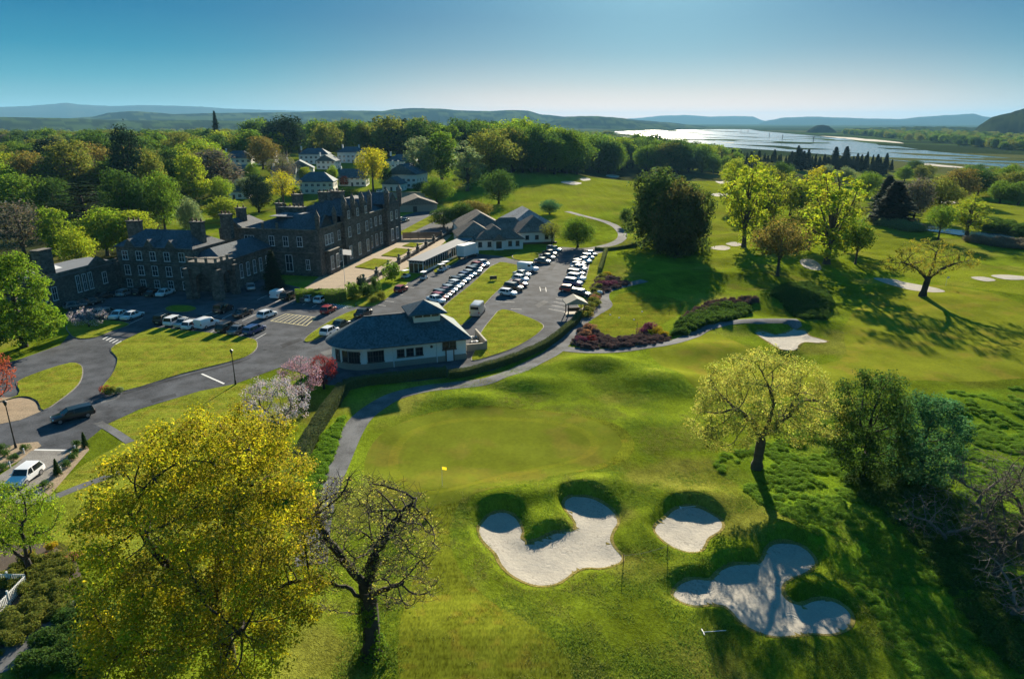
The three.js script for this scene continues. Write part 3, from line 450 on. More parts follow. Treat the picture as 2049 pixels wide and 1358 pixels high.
// frame of reference of the mansion: x along its long front, z out of that front
const MAN = flat(637, 553), MTURN = 78.35 * DEG;
{
  const m = thing('mansion', 'large dark stone baronial mansion with slate roofs, turrets and many chimneys', 'mansion', null, [MAN[0], ground(...MAN) - .05, MAN[1]], MTURN);
  const wall = (...a) => part('wall', wallBox(...a), M.stone, m), roof = (...a) => part('roof', roofGeo(...a), M.slate, m);
  const trim = (...g) => part('stone_course', merge(g.map((q) => boxUV(q))), M.stoneTrim, m);
  // main range
  wall(0, 52, -20, 0, 10.8); trim(B(52.5, .35, .5, 26, 10.9, .05)); trim(B(52.5, .25, .35, 26, 5.4, .06)); trim(B(.5, .35, 20, -.05, 10.9, -10)); trim(B(.35, .25, 20, -.06, 5.6, -10));
  roof(1, 14, -19.2, -.8, 10.85, 2.8, 5, 1); roof(13, 30, -19, -1, 10.85, 3.6, 4, 4); roof(30, 51.2, -19.2, -.8, 10.85, 3.4, 3, 5);
  part('flat_roof', boxUV(B(9, .12, 6, 7.5, 13.5, -10)), M.lead, m);
  // corner pavilion with bay and gable
  wall(-.3, 9, 0, 1.1, 11.2); part('gable', gableWall(1.2, 8, .3, 11.2, 2.9), M.stone, m); part('roof', roofGeo(.7, 8.4, -9, .8, 11.1, 2.9, 0, 0, true), M.slate, m);
  wall(2.1, 7.3, 1.1, 2.2, 5.6); trim(B(5.6, .35, 1.5, 4.7, 5.7, 1.7)); trim(B(9.5, .3, .3, 4.35, 11.2, 1.2));
  for (const x of [-.1, 8.8]) part('turret', [CYL(.55, .55, 4, 10, x, 12, .9), new THREE.ConeGeometry(.7, 1.8, 10).translate(x, 14.9, .9)].map((g) => boxUV(g)), M.stone, m);
  // middle range with three tall gables and turrets
  wall(14, 30, 0, 1, 12.6);
  [[14.2, 19], [19.4, 24.6], [25, 29.8]].forEach(([a, b]) => { part('gable', gableWall(a, b, .4, 12.6, 3), M.stone, m); part('roof', roofGeo(a - .1, b + .1, -8, .7, 12.5, 2.9, 0, 0, true), M.slate, m); });
  for (const x of [14, 19.2, 24.8, 30]) part('turret', [CYL(.5, .65, 4.2, 10, x, 14, 1.1), new THREE.ConeGeometry(.78, 1.7, 10).translate(x, 16.9, 1.1)].map((g) => boxUV(g)), M.stone, m);
  // end tower
  wall(42, 52.4, 0, 1.3, 12.2); wall(51.2, 52.8, -8, 0, 12.2); part('gable', gableWall(43.5, 50.8, .6, 12.2, 3), M.stone, m); part('roof', roofGeo(43.3, 51, -8, .9, 12.1, 2.9, 0, 0, true), M.slate, m);
  for (const x of [42.2, 52.3]) part('turret', [CYL(.6, .8, 5, 10, x, 13, 1.2), new THREE.ConeGeometry(.95, 1.6, 10).translate(x, 16.2, 1.2)].map((g) => boxUV(g)), M.stone, m);
  // windows of the long front
  for (const x of [3.2, 4.7, 6.2]) windowPart(m, x, 8.3, 1.15, 0, 1.1, 2.4); windowPart(m, 3.3, 2.9, 2.25, 0, 1.3, 3.2, 'triple'); windowPart(m, 6.1, 2.9, 2.25, 0, 1.3, 3.2, 'triple');
  for (const x of [10.3, 12.3]) { windowPart(m, x, 8, .05, 0, 1.1, 2.3); windowPart(m, x, 2.9, .05, 0, 1.2, 3); }
  for (const x of [16.5, 22, 27.4]) { windowPart(m, x, 12.6, 1.05, 0, 1.1, 1.9); windowPart(m, x, 8.2, 1.05, 0, 1.3, 2.5); windowPart(m, x, 3, 1.05, 0, 1.5, 3.2, 'triple'); }
  for (const x of [32.5, 36, 39.5]) { windowPart(m, x, 8.2, .05, 0, 1.2, 2.4); windowPart(m, x, 3, .05, 0, 1.3, 3.3); }
  for (const x of [45, 49]) { windowPart(m, x, 8.6, 1.35, 0, 1.3, 2.5); windowPart(m, x, 3.1, 1.35, 0, 1.6, 3.4, 'triple'); }
  // gable end towards the forecourt
  for (const z of [-4, -7.6, -11.2]) windowPart(m, -.05, 8.2, z, -Math.PI / 2, 1.25, 2.3); windowPart(m, -.05, 8.2, -17, -Math.PI / 2, 2.4, 2.2, 'triple'); windowPart(m, -.05, 3, -7.2, -Math.PI / 2, 1.7, 3.9);
  for (const z of [-2.4, -12]) windowPart(m, -.05, 2.8, z, -Math.PI / 2, .9, 2.4);
  for (const z of [-9.5, -13.2]) part('stone_finial', boxUV(B(.5, 1.5, .5, 0, 11.7, z)), M.stoneTrim, m);
  part('roof', roofGeo(.2, 11, -25, -18, 10.6, 2.4, 0, 3), M.slate, m); part('gable', [gableWall(-24.6, -18.8, -.35, 10.6, 2.8)].map((g) => g.rotateY(-Math.PI / 2).translate(0, 0, 0)), M.stone, m);
  wall(.1, 14, -25, -20, 10.6);
  // hall
  wall(-19, 0, -21, -11.6, 6.9); part('roof', roofGeo(-19.3, .2, -21.3, -11.2, 6.9, 2.2, 3, 0), M.slate, m); trim(B(19.4, .3, .4, -9.5, 6.8, -11.45));
  for (const x of [-13, -10.4, -7.8, -5.2, -2.4]) { windowPart(m, x, 3.6, -11.55, 0, .95, 3); part('window_arch', boxUV(new THREE.TorusGeometry(.6, .16, 6, 10, Math.PI).translate(x, 5.2, -11.5)), M.stoneTrim, m); }
  // porch with round arches
  {
    const s = new THREE.Shape([[-3.4, 0], [3.4, 0], [3.4, 7.2], [-3.4, 7.2]].map((p) => new THREE.Vector2(...p))), h = new THREE.Path(); h.moveTo(-1.7, .01); h.lineTo(1.7, .01); h.lineTo(1.7, 3.9); h.absarc(0, 3.9, 1.7, 0, Math.PI, false); h.lineTo(-1.7, .01); s.holes.push(h);
    const front = boxUV(new THREE.ExtrudeGeometry(s, { depth: .8, bevelEnabled: false }));
    const p = part('porch', [front.clone().rotateY(-Math.PI / 2).translate(-24.2, 0, -12.6), front.clone().translate(-21.6, 0, -9.9), wallBox(-25, -19, -16, -9.1, .6, 7.2)], M.stone, m);
    part('parapet', [-25, -23, -21].flatMap((x) => [boxUV(B(.4, 1, .4, x, 8.3, -9.2))]).concat([-15.8, -13.7, -11.4].map((z) => boxUV(B(.4, 1, .4, -24.9, 8.3, z))), [boxUV(B(6, .2, .3, -22, 8.6, -9.2)), boxUV(B(.3, .2, 6.8, -24.9, 8.6, -12.6))]), M.stoneTrim, p);
    for (const [x, z] of [[-25, -9.2], [-25, -15.9], [-19.2, -9.2]]) part('buttress', boxUV(B(1.3, 6.5, 1.3, x, 3.2, z)), M.stone, p);
    part('door', [B(.12, 3.4, 1.8, -19.05, 1.7, -13.6)], M.black, m);
  }
  // left wing: three storeys, small gables
  wall(-20, -9, -36.5, -18, 9.4); part('roof', roofGeo(-20.3, -8.7, -36.8, -17.6, 9.4, 3.1, 4, 4, true), M.slate, m); trim(B(.5, .3, 18.6, -20.05, 9.35, -27.2)); trim(B(.3, .22, 18.6, -20.04, 5.9, -27.2)); trim(B(.3, .22, 18.6, -20.04, 2.9, -27.2));
  for (const z of [-33, -28.2, -23]) { part('gable', [new THREE.Shape([[z - 1.3, 9.4], [z + 1.3, 9.4], [z, 11.2]].map((p) => new THREE.Vector2(...p)))].map((s) => boxUV(new THREE.ExtrudeGeometry(s, { depth: .4, bevelEnabled: false }).rotateY(-Math.PI / 2).translate(-19.9, 0, 0))), M.stone, m); part('roof', roofGeo(-20, -16, z - 1.4, z + 1.4, 9.4, 1.7, 0, 2), M.slate, m); }
  for (const z of [-34.4, -31, -27.6, -24.2, -20.6]) { windowPart(m, -20.05, 7.6, z, -Math.PI / 2, 1.3, 1.9); windowPart(m, -20.05, 4.4, z, -Math.PI / 2, 1.3, 2.1); windowPart(m, -20.05, 1.5, z, -Math.PI / 2, 1.2, 1.7); }
  part('door', B(.14, 2.4, 1.1, -20.05, 1.25, -18.9), M.white, m);
  // low far wing
  wall(-20.6, -19.3, -37.3, -36.3, 6.1);
  wall(-41, -20, -47.5, -37, 6.2); part('roof', roofGeo(-41.2, -19.8, -47.6, -36.8, 6.1, 1.1, 2, 2), M.lead, m); part('parapet', [B(21.4, .7, .4, -30.5, 6.4, -37), B(.4, .7, 10.5, -41, 6.4, -42.2)].map((g) => boxUV(g)), M.stoneTrim, m);
  for (const x of [-31, -29.4, -27.8]) windowPart(m, x, 3.6, -36.95, 0, .9, 3.4); windowPart(m, -37, 3, -36.95, 0, 1.1, 2.6); windowPart(m, -24, 3.4, -36.95, 0, 1.1, 2.4); windowPart(m, -39.5, 3, -36.95, 0, 1, 2.2);
  part('gable', gableWall(-28.4, -22, -37.2, 6.2, 2), M.stone, m); part('skylight', roofGeo(-35, -31, -43, -40, 6.8, .9, 1), M.frame, m);
  // chimneys, each with its pots
  const chimney = (x, y, z, w, d, h, pots) => { const c = part('chimney', [boxUV(B(w, h, d, x, y + h / 2, z)), boxUV(B(w + .3, .3, d + .3, x, y + h, z))], M.stone, m); for (let k = 0; k < pots; k++) part('chimney_pot', CYL(.2, .16, .7, 8, x + (d < w ? (k - (pots - 1) / 2) * (w - .5) / Math.max(1, pots - 1) : 0), y + h + .45, z + (d < w ? 0 : (k - (pots - 1) / 2) * (d - .5) / Math.max(1, pots - 1))), M.brown, c); };
  chimney(-36.5, 5, -38.6, 3, 1.8, 6.4, 0); chimney(-14, 9, -36, 1.4, 3, 5, 3); chimney(-15, 10, -19.5, 1.4, 2.6, 4.4, 3); chimney(-3, 9, -20.5, 1.4, 2.4, 5.5, 3); chimney(11.5, 11.5, -11.5, 2.2, 6.4, 3.2, 6); chimney(19, 12, -14, 1.6, 2.4, 5, 2); chimney(24, 12, -9, 1.6, 2.6, 5.2, 3); chimney(30.5, 12, -8, 1.6, 3, 4.8, 3); chimney(38, 12, -13, 1.4, 2.4, 4.2, 2); chimney(4, 10.5, -21, 1.4, 2, 4.6, 2); chimney(14, 11, -16.5, 1.2, 1.6, 4.2, 1);
}

// ---------- the white pavilion with a round end and a lantern roof ----------
{
  const P0 = flat(933, 718), e = [-.946, .324], turn = Math.atan2(.324, .946); // local x points right along the front
  const g = thing('white_pavilion', 'white rendered pavilion with blue slate roof, rounded end and square roof lantern', 'pavilion', null, [P0[0], ground(...P0), P0[1]], turn);
  const L = 14.6, R = 5.1, W = R * 2, H = 3.35; // front along z = 0 from x = 0 to -L, then a half round; the back is at z = -W
  const outline = (r, o = 0) => { const p = [[o, o], [o, -W - o]]; p.length = 0; p.push([o, r - R], [-L, r - R]); for (let k = 0; k <= 18; k++) { const a = Math.PI / 2 + Math.PI * k / 18; p.push([-L + Math.cos(a) * r, -R + Math.sin(a) * r]); } p.push([o, -R - r]); return p; };
  const ext = (pts, y0, h) => { const s = new THREE.Shape(pts.map(([x, z]) => new THREE.Vector2(x, -z))); return boxUV(new THREE.ExtrudeGeometry(s, { depth: h, bevelEnabled: false }).rotateX(-Math.PI / 2).translate(0, y0, 0)); };
  part('wall', ext(outline(R), .9, H - .9), M.white, g); part('plinth', ext(outline(R + .08, .08), 0, .9), M.stonePale, g); part('soffit', ext(outline(R + .7, .7), H - .02, .16), M.frame, g);
  // roof: straight slopes, a cone at the round end, a hip at the other
  const ro = R + .85, rise = 3.3, y = H + .14, V = [], rim = []; for (let k = 0; k <= 24; k++) { const a = Math.PI / 2 + Math.PI * k / 24; rim.push([-L + Math.cos(a) * ro, y, -R + Math.sin(a) * ro]); }
  const A = [-L, y + rise, -R], Z = [-3.6, y + rise, -R], c1 = [.85, y, -R + ro], c2 = [.85, y, -R - ro];
  for (let k = 0; k < 24; k++) V.push(rim[k], rim[k + 1], A);
  V.push(...quad(rim[0], A, Z, c1), ...quad(A, rim[24], c2, Z), c1, Z, c2);
  part('roof', boxUV(tri(V)), M.slateBlue, g); part('ridge_tiles', [B(L - 3.6, .12, .3, -L / 2 - 1.8, y + rise + .02, -R)], M.slate, g);
  part('gutter', [B(L + .85, .12, .12, -L / 2 + .42, H + .1, ro - R + .05)], M.darkFrame, g);
  // lantern
  const lx = -5.3, lz = -R, lt = part('roof_lantern', [boxUV(B(4.1, 1.7, 4.1, lx, y + rise - .55, lz))], M.white, g);
  part('lantern_roof', roofGeo(lx - 3, lx + 3, lz - 3, lz + 3, y + rise + .35, 1.5, 2.99), M.slateBlue, lt);
  for (const k of [-1.3, 0, 1.3]) part('lantern_window', B(1.1, .55, .05, lx + k, y + rise - .08, lz + 2.08), M.glass, lt);
  for (const k of [-1.3, 0, 1.3]) part('lantern_window', B(.05, .55, 1.1, lx + 2.08, y + rise - .08, lz + k), M.glass, lt);
  // openings
  for (const x of [-3.2, -2.1]) windowPart(g, x, 2.55, .03, 0, .95, 1.3, 'dark');
  for (const x of [-10.1, -8.7, -7.3]) windowPart(g, x, 2.1, .03, 0, 1.05, 1.2, 'dark'); for (const x of [-14.6, -13.8, -13]) windowPart(g, x, 2, .03, 0, .75, 1.7, 'dark');
  const d = part('door', [B(1.05, 1.9, .1, -2.6, .95, .1)], M.frame, g); part('door_frame', [B(.16, 2.1, .2, -3.2, 1.05, .1), B(.16, 2.1, .2, -2, 1.05, .1), B(1.36, .16, .2, -2.6, 2.05, .1)], M.brown, d);
  for (const a of [112, 121, 133, 150]) { const t = a * DEG; windowPart(g, -L + Math.cos(t) * (R + .03), 2, -R + Math.sin(t) * (R + .03), Math.PI / 2 - t, .85, 1.7, 'dark'); }
  for (const z of [-2, -4.2]) windowPart(g, .03, 2.1, z, Math.PI / 2, .9, 1.5, 'dark');
  for (const [x, w] of [[-4.6, 0], [-11.2, 0]]) part('downpipe', CYL(.07, .07, H, 8, x, H / 2, .1), M.white, g);
  for (const x of [-5.4, -16.2]) part('wall_vent', CYL(.22, .22, .08, 12).rotateX(Math.PI / 2).translate(x, 2.6, .05), M.black, g).visible = true;
  // back lean-to and yard wall with plant at the right end
  part('chimney', [boxUV(B(.9, 1.6, .9, -2.2, y + 2.1, -R - 2.6))], M.white, g);
}
{
  const p = flat(945, 690), g = thing('yard_wall', 'low grey yard wall beside the right end of the white pavilion', 'wall', null, [p[0], ground(...p), p[1]], .3);
  part('wall', [boxUV(B(.3, 1.5, 7, 1.6, .75, -.5)), boxUV(B(3.4, 1.2, .3, 0, .6, 3))], M.stonePale, g);
  for (const [x, z] of [[.2, -1.5], [.4, 1]]) { const k = thing('cooling_unit', `grey cooling unit in the pavilion yard, ${z < 0 ? 'the farther' : 'the nearer'} of two`, 'cooling unit', 'cooling units in the pavilion yard', on(p[0] + x, p[1] + z), .3); part('casing', new RoundedBoxGeometry(1.1, 1, .8, 2, .05).translate(0, .5, 0), M.metalGrey, k); part('fan', new THREE.TorusGeometry(.3, .05, 6, 14).rotateX(Math.PI / 2).translate(0, 1.01, 0), M.black, k); }
}

// ---------- spa: low white walls under brown hipped roofs ----------
{
  const p = flat(985, 500), g = thing('spa_building', 'low white spa building under a cluster of brown pitched roofs', 'building', null, [p[0], ground(...p), p[1]], 12 * DEG);
  const block = (x0, x1, z0, z1, h, rise, ins, alongZ, rm = M.slateBrown) => { part('wall', wallBox(x0 + .5, x1 - .5, z0 + .5, z1 - .5, h), M.white, g); part('roof', roofGeo(x0, x1, z0, z1, h, rise, ins, ins, alongZ), rm, g); };
  block(-9.5, 2, -16, -4, 3.4, 3.6, 4.5, true); block(-5, 9.5, -5.5, .5, 3, 2.4, 3.5, false); block(-2.5, 6, -13, -3, 3.2, 3.0, 3, true); block(9, 21, -19, -7, 3.6, 4.2, 4.8, true);
  block(-7, 8, -36, -18, 3.6, 4.2, 4, true); block(9, 24, -38, -20, 3.8, 4.4, 4, true, M.sunlitRoof); block(3, 14, -26, -14, 3.2, 3.2, 3, false);
  for (const x of [-3.5, -.8, 5.2, 7.4]) windowPart(g, x, 1.7, .04, 0, 1, 1.4, 'dark'); for (const x of [12, 15, 18]) windowPart(g, x, 2, -7.46, 0, 1, 1.2, 'dark'); for (const x of [-8, -6.6]) windowPart(g, x, 1.6, -4.46, 0, 1.1, 2.2, 'dark');
  const porch = part('porch', [gableWall(.2, 3.4, .4, 2.9, 1.6), wallBox(.4, 3.2, -.5, .8, 2.9)], M.white, g); part('porch_window', B(1.6, 2, .06, 1.8, 1.5, .85), M.glass, porch); part('porch_roof', roofGeo(-.1, 3.7, -2, 1.3, 2.95, 1.8, 0, 0, true), M.slateBrown, porch);
  part('plinth', [boxUV(B(12.4, .5, .3, 15, .25, -7.35))], M.brown, g);
}
// ---------- glazed corridor ----------
{
  const a = flat(833, 546), b = flat(930, 499), len = Math.hypot(b[0] - a[0], b[1] - a[1]), turn = Math.atan2(-(b[1] - a[1]), b[0] - a[0]);
  const g = thing('glazed_corridor', 'long white glazed corridor with a flat pale roof leading to the spa', 'corridor', null, [a[0], ground(...a), a[1]], turn);
  part('roof', boxUV(B(len + .6, .25, 4.4, len / 2, 3, 0)), M.lead, g); part('plinth', boxUV(B(len, .6, 3.7, len / 2, .3, 0)), M.white, g); part('floor_slab', boxUV(B(len - .3, .1, 3.4, len / 2, .66, 0)), M.gravel, g);
  const n = 22; for (let k = 0; k <= n; k++) for (const z of [-1.85, 1.85]) part('mullion', B(.12, 2.4, .12, len * k / n, 1.75, z), M.frame, g);
  const pane = B(len / n - .14, 2.25, .03); for (let k = 0; k < n; k++) for (const z of [-1.85, 1.85]) { const q = part('pane', pane, M.glass, g); q.position.set(len * (k + .5) / n, 1.75, z); }
  for (const z of [-1.2, 0, 1.2]) { const q = part('door', B(.06, 2.3, 1.05, -.02, 1.2, z), M.glass, g); part('door_frame', [B(.12, 2.4, .1, -.02, 1.2, z - .58), B(.12, 2.4, .1, -.02, 1.2, z + .58), B(.12, .12, 1.2, -.02, 2.42, z)], M.frame, q); }
}
// ---------- outbuilding behind the mansion ----------
{
  const p = flat(838, 424), g = thing('outbuilding', 'long low grey outbuilding with a pale gable behind the mansion', 'outbuilding', null, [p[0], ground(...p), p[1]], 14 * DEG);
  part('wall', wallBox(-7.5, 7.5, -16, 0, 3), M.stonePale, g); part('gable', gableWall(-7.5, 7.5, -.5, 3, 2.6), M.stonePale, g); part('roof', roofGeo(-8, 8, -16.4, .3, 3, 2.8, 0, 0, true), M.slateBrown, g); part('door', B(1.6, 2.2, .12, -1.5, 1.1, .03), M.black, g);
}
// ---------- village houses ----------
const houseLabels = [];
function house(u, v, w, d, h, turn, o = {}) {
  if (!o.cream) { w *= 1.35; d *= 1.3; h *= 1.15; }
  const p = spot(u, v), g = thing('village_house', o.label, 'house', 'white houses of the village', [p[0], p[1] - .1, p[2]], turn * DEG);
  const wm = o.cream ? M.cream : M.white, rise = o.rise ?? Math.min(w, d) * .42, gable = o.gable;
  part('wall', wallBox(-w / 2, w / 2, -d, 0, h), wm, g);
  part('roof', roofGeo(-w / 2 - .5, w / 2 + .5, -d - .5, .5, h, rise, gable ? 0 : Math.min(w, d) * .45, gable ? 0 : Math.min(w, d) * .45, o.alongZ), M.slateBlue, g);
  if (gable) { if (o.alongZ) part('gable', [gableWall(-w / 2, w / 2, -.5, h, rise * w / (w + 1)), gableWall(-w / 2, w / 2, -d, h, rise * w / (w + 1))], wm, g); else part('gable', [gableWall(-d, 0, w / 2 - .5, h, rise * d / (d + 1)), gableWall(-d, 0, -w / 2, h, rise * d / (d + 1))].map((q) => q.rotateY(-Math.PI / 2).scale(-1, 1, 1)), wm, g); }
  const n = Math.max(2, Math.round(w / 3)), rows = h > 4 ? 2 : 1;
  for (let r = 0; r < rows; r++) for (let k = 0; k < n; k++) { const x = (k + .5 - n / 2) * w / n; if (r === 0 && k === Math.floor(n / 2)) { part('door', B(1.1, 2.1, .1, x, 1.05, .04), M.darkFrame, g); continue; } windowPart(g, x, 1.6 + r * 2.75, .03, 0, 1.5, 1.35); }
  const ns = Math.max(1, Math.round(d / 4)); for (let r = 0; r < rows; r++) for (let k = 0; k < ns; k++) windowPart(g, w / 2 + .03, 1.6 + r * 2.75, -(k + .5) * d / ns, Math.PI / 2, 1.2, 1.3);
  if (!o.bare) for (const x of o.chim ?? [-w / 2 + .8]) part('chimney', [boxUV(B(.8, 2.4, 1, x, h + rise, -d / 2)), B(1, .16, 1.2, x, h + rise + 1.2, -d / 2)], wm, g);
  return g;
}
house(632, 388, 17, 12, 6, 4, { label: 'broad cream villa with hipped slate roof right behind the mansion', cream: true, rise: 4.2, bare: true });
house(476, 336, 12, 9, 5.5, 8, { label: 'white house with slate roof at the left edge of the village', rise: 4 });
house(478, 366, 11, 10, 5, 30, { label: 'white house with steep gables half hidden by garden trees', gable: true, rise: 4.6 });
house(468, 398, 10, 8, 3.2, 10, { label: 'white garage cottage low between the clipped trees', rise: 2.6, bare: true });
house(525, 330, 12, 9, 5.6, 6, { label: 'white house with a slim chimney second along the village back row', gable: true, rise: 4 });
house(600, 342, 11, 10, 6, 14, { label: 'tall white house right of the bare brown garden tree', gable: true, alongZ: true, rise: 4.4 });
house(628, 328, 14, 9, 5.6, 4, { label: 'wide white house at the back of the village below the dark wood', rise: 3.6 });
house(652, 334, 9, 8, 4.6, -6, { label: 'small white gabled house in front of the dark wood', gable: true, alongZ: true, rise: 3.6 });
house(702, 326, 13, 9, 6.2, 2, { label: 'white house with two rows of windows left of the yellow oak', chim: [-6, 5], rise: 3.4 });
house(703, 348, 11, 9, 4, 2, { label: 'low white house with a dark steep roof in front of the village street', gable: true, rise: 4.4 });
house(800, 332, 14, 10, 6, -14, { label: 'white house behind the rightmost terrace of the village', rise: 4 });
house(808, 350, 11, 12, 6, -16, { label: 'long white house with steep slate roof right of the yellow oak', gable: true, alongZ: true, rise: 5 });
house(803, 376, 13, 13, 6.4, -14, { label: 'largest white gabled house at the right end of the village', gable: true, alongZ: true, rise: 5.4 });
house(783, 382, 7.5, 7, 3.2, -12, { label: 'small white gabled garage beside the village wall', gable: true, alongZ: true, rise: 3.4, bare: true });
house(566, 350, 9, 8, 5.2, 10, { label: 'white house hidden behind the bare brown tree', gable: true, rise: 3.8 });
// ---------- long glasshouse far left ----------
{
  const p = spot(20, 286), g = thing('glasshouse_range', 'long low glasshouse range beyond the woods at far left', 'glasshouse', null, [p[0], p[1], p[2]], 8 * DEG);
  part('wall', wallBox(-60, 55, -30, 0, 6), M.stonePale, g); part('roof', roofGeo(-61, 56, -31, 1, 6, 5, 4), mat([.55, .62, .66], .35, { map: T.render }), g); part('band', [B(116, 1.4, .3, -2.5, 5, .2)], M.frame, g);
}
// ---------- trees ----------
T.bark = colourTexture(256, (u, v) => { const a = fbm(u * 20, v * 5, 4, 5), b = fbm(u * 50, v * 30, 2, 10), k = .45 + .9 * (a - .3) * b + .25 * b; return [k, k * .97, k * .92]; });
M.bark = mat([.11, .09, .07], 1, { map: T.bark }); M.barkDark = mat([.055, .047, .04], 1, { map: T.bark }); M.barkPale = mat([.24, .21, .18], 1, { map: T.bark });
const leafMat = (rgb, through = .42) => mat(rgb, 1, { vertexColors: true, transmission: through, thickness: 0, specularIntensity: .12 });
const LEAF = {
  russet: leafMat([.14, .125, .03], .4),  dusk: leafMat([.085, .125, .024], .38),  maple: leafMat([.17, .26, .014], .5), green: leafMat([.14, .22, .016], .48), fresh: leafMat([.22, .30, .016], .52), deep: leafMat([.075, .135, .018], .4), olive: leafMat([.19, .20, .025], .46), lime: leafMat([.29, .33, .016], .52), gold: leafMat([.43, .375, .013], .53), amber: leafMat([.30, .25, .02], .48), bronze: leafMat([.22, .17, .03], .45), conifer: leafMat([.03, .058, .024], .2), pine: leafMat([.05, .085, .025], .25), brown: leafMat([.17, .145, .08], .35), teal: leafMat([.08, .19, .055], .42), sage: leafMat([.22, .27, .09], .45), straw: leafMat([.42, .40, .06], .5), maroon: leafMat([.22, .03, .025], .45), coral: leafMat([.45, .10, .04], .45), blossom: leafMat([.44, .37, .33], .45), pink: leafMat([.38, .22, .22], .45), heather: leafMat([.15, .09, .07], .25), gorse: leafMat([.50, .33, .01], .3), magenta: leafMat([.20, .05, .075], .35), orange: leafMat([.40, .19, .08], .35), hedge: leafMat([.11, .13, .04], .3), nettle: leafMat([.20, .33, .018], .55),
};
class Leaves { // many small folded leaf faces in one mesh
  constructor(seed) { this.p = []; this.c = []; this.r = rng(seed); }
  add(x, y, z, nx, ny, nz, size, tone = 1, ratio = .62) {
    const r = this.r; let ax = r() - .5, ay = r() - .5, az = r() - .5; // a direction across the face
    const l = Math.hypot(nx, ny, nz) || 1; nx /= l; ny /= l; nz /= l;
    const d = ax * nx + ay * ny + az * nz; ax -= d * nx; ay -= d * ny; az -= d * nz; const m = Math.hypot(ax, ay, az) || 1; ax /= m; ay /= m; az /= m;
    const bx = ny * az - nz * ay, by = nz * ax - nx * az, bz = nx * ay - ny * ax, s = size * (.5 + 1.0 * r()), w = s * ratio, f = s * .18;
    const A = [x - ax * s * .5, y - ay * s * .5, z - az * s * .5], C = [x + ax * s * .5, y + ay * s * .5, z + az * s * .5], Bp = [x + bx * w * .5 + nx * f, y + by * w * .5 + ny * f, z + bz * w * .5 + nz * f], D = [x - bx * w * .5 + nx * f, y - by * w * .5 + ny * f, z - bz * w * .5 + nz * f];
    this.p.push(...A, ...Bp, ...C, ...A, ...C, ...D);
    const t = tone * (.68 + .6 * r()), h = .72 + .4 * r(), b = .8 + .8 * r(); for (let k = 0; k < 6; k++) this.c.push(t * h, t, t * b);
  }
  geo() { const g = new THREE.BufferGeometry(); g.setAttribute('position', new THREE.BufferAttribute(new Float32Array(this.p), 3)); g.setAttribute('color', new THREE.BufferAttribute(new Float32Array(this.c), 3)); return g; }
}
// tapered bent limb; pts = [[x, y, z, r], ...]
class Limbs {
  constructor() { this.p = []; this.uv = []; this.n = []; }
  add(pts, sides = 6) {
    const rings = [], T0 = new THREE.Vector3(), U = new THREE.Vector3(), W = new THREE.Vector3();
    pts.forEach((q, k) => { const a = pts[Math.max(0, k - 1)], b = pts[Math.min(pts.length - 1, k + 1)]; T0.set(b[0] - a[0], b[1] - a[1], b[2] - a[2]).normalize(); U.set(Math.abs(T0.y) > .9 ? 1 : 0, Math.abs(T0.y) > .9 ? 0 : 1, 0).cross(T0).normalize(); W.crossVectors(T0, U); const ring = []; for (let s = 0; s < sides; s++) { const t = s / sides * 2 * Math.PI, c = Math.cos(t), d = Math.sin(t); ring.push([q[0] + (U.x * c + W.x * d) * q[3], q[1] + (U.y * c + W.y * d) * q[3], q[2] + (U.z * c + W.z * d) * q[3], U.x * c + W.x * d, U.y * c + W.y * d, U.z * c + W.z * d]); } rings.push(ring); });
    for (let k = 0; k < rings.length - 1; k++) for (let s = 0; s < sides; s++) { const a = rings[k][s], b = rings[k][(s + 1) % sides], c = rings[k + 1][(s + 1) % sides], d = rings[k + 1][s]; for (const [q, u, v] of [[a, s, k], [b, s + 1, k], [c, s + 1, k + 1], [a, s, k], [c, s + 1, k + 1], [d, s, k + 1]]) { this.p.push(q[0], q[1], q[2]); this.n.push(q[3], q[4], q[5]); this.uv.push(u / sides * 2, v * .5); } }
  }
  geo() { const g = new THREE.BufferGeometry(); g.setAttribute('position', new THREE.BufferAttribute(new Float32Array(this.p), 3)); g.setAttribute('normal', new THREE.BufferAttribute(new Float32Array(this.n), 3)); g.setAttribute('uv', new THREE.BufferAttribute(new Float32Array(this.uv), 2)); return g; }
}
function bend(a, b, r0, r1, n, sag, r) { const out = []; const ox = (r() - .5) * sag, oy = (r() - .2) * sag, oz = (r() - .5) * sag; for (let k = 0; k <= n; k++) { const t = k / n, q = Math.sin(t * Math.PI); out.push([lerp(a[0], b[0], t) + ox * q, lerp(a[1], b[1], t) + oy * q, lerp(a[2], b[2], t) + oz * q, lerp(r0, r1, t)]); } return out; }
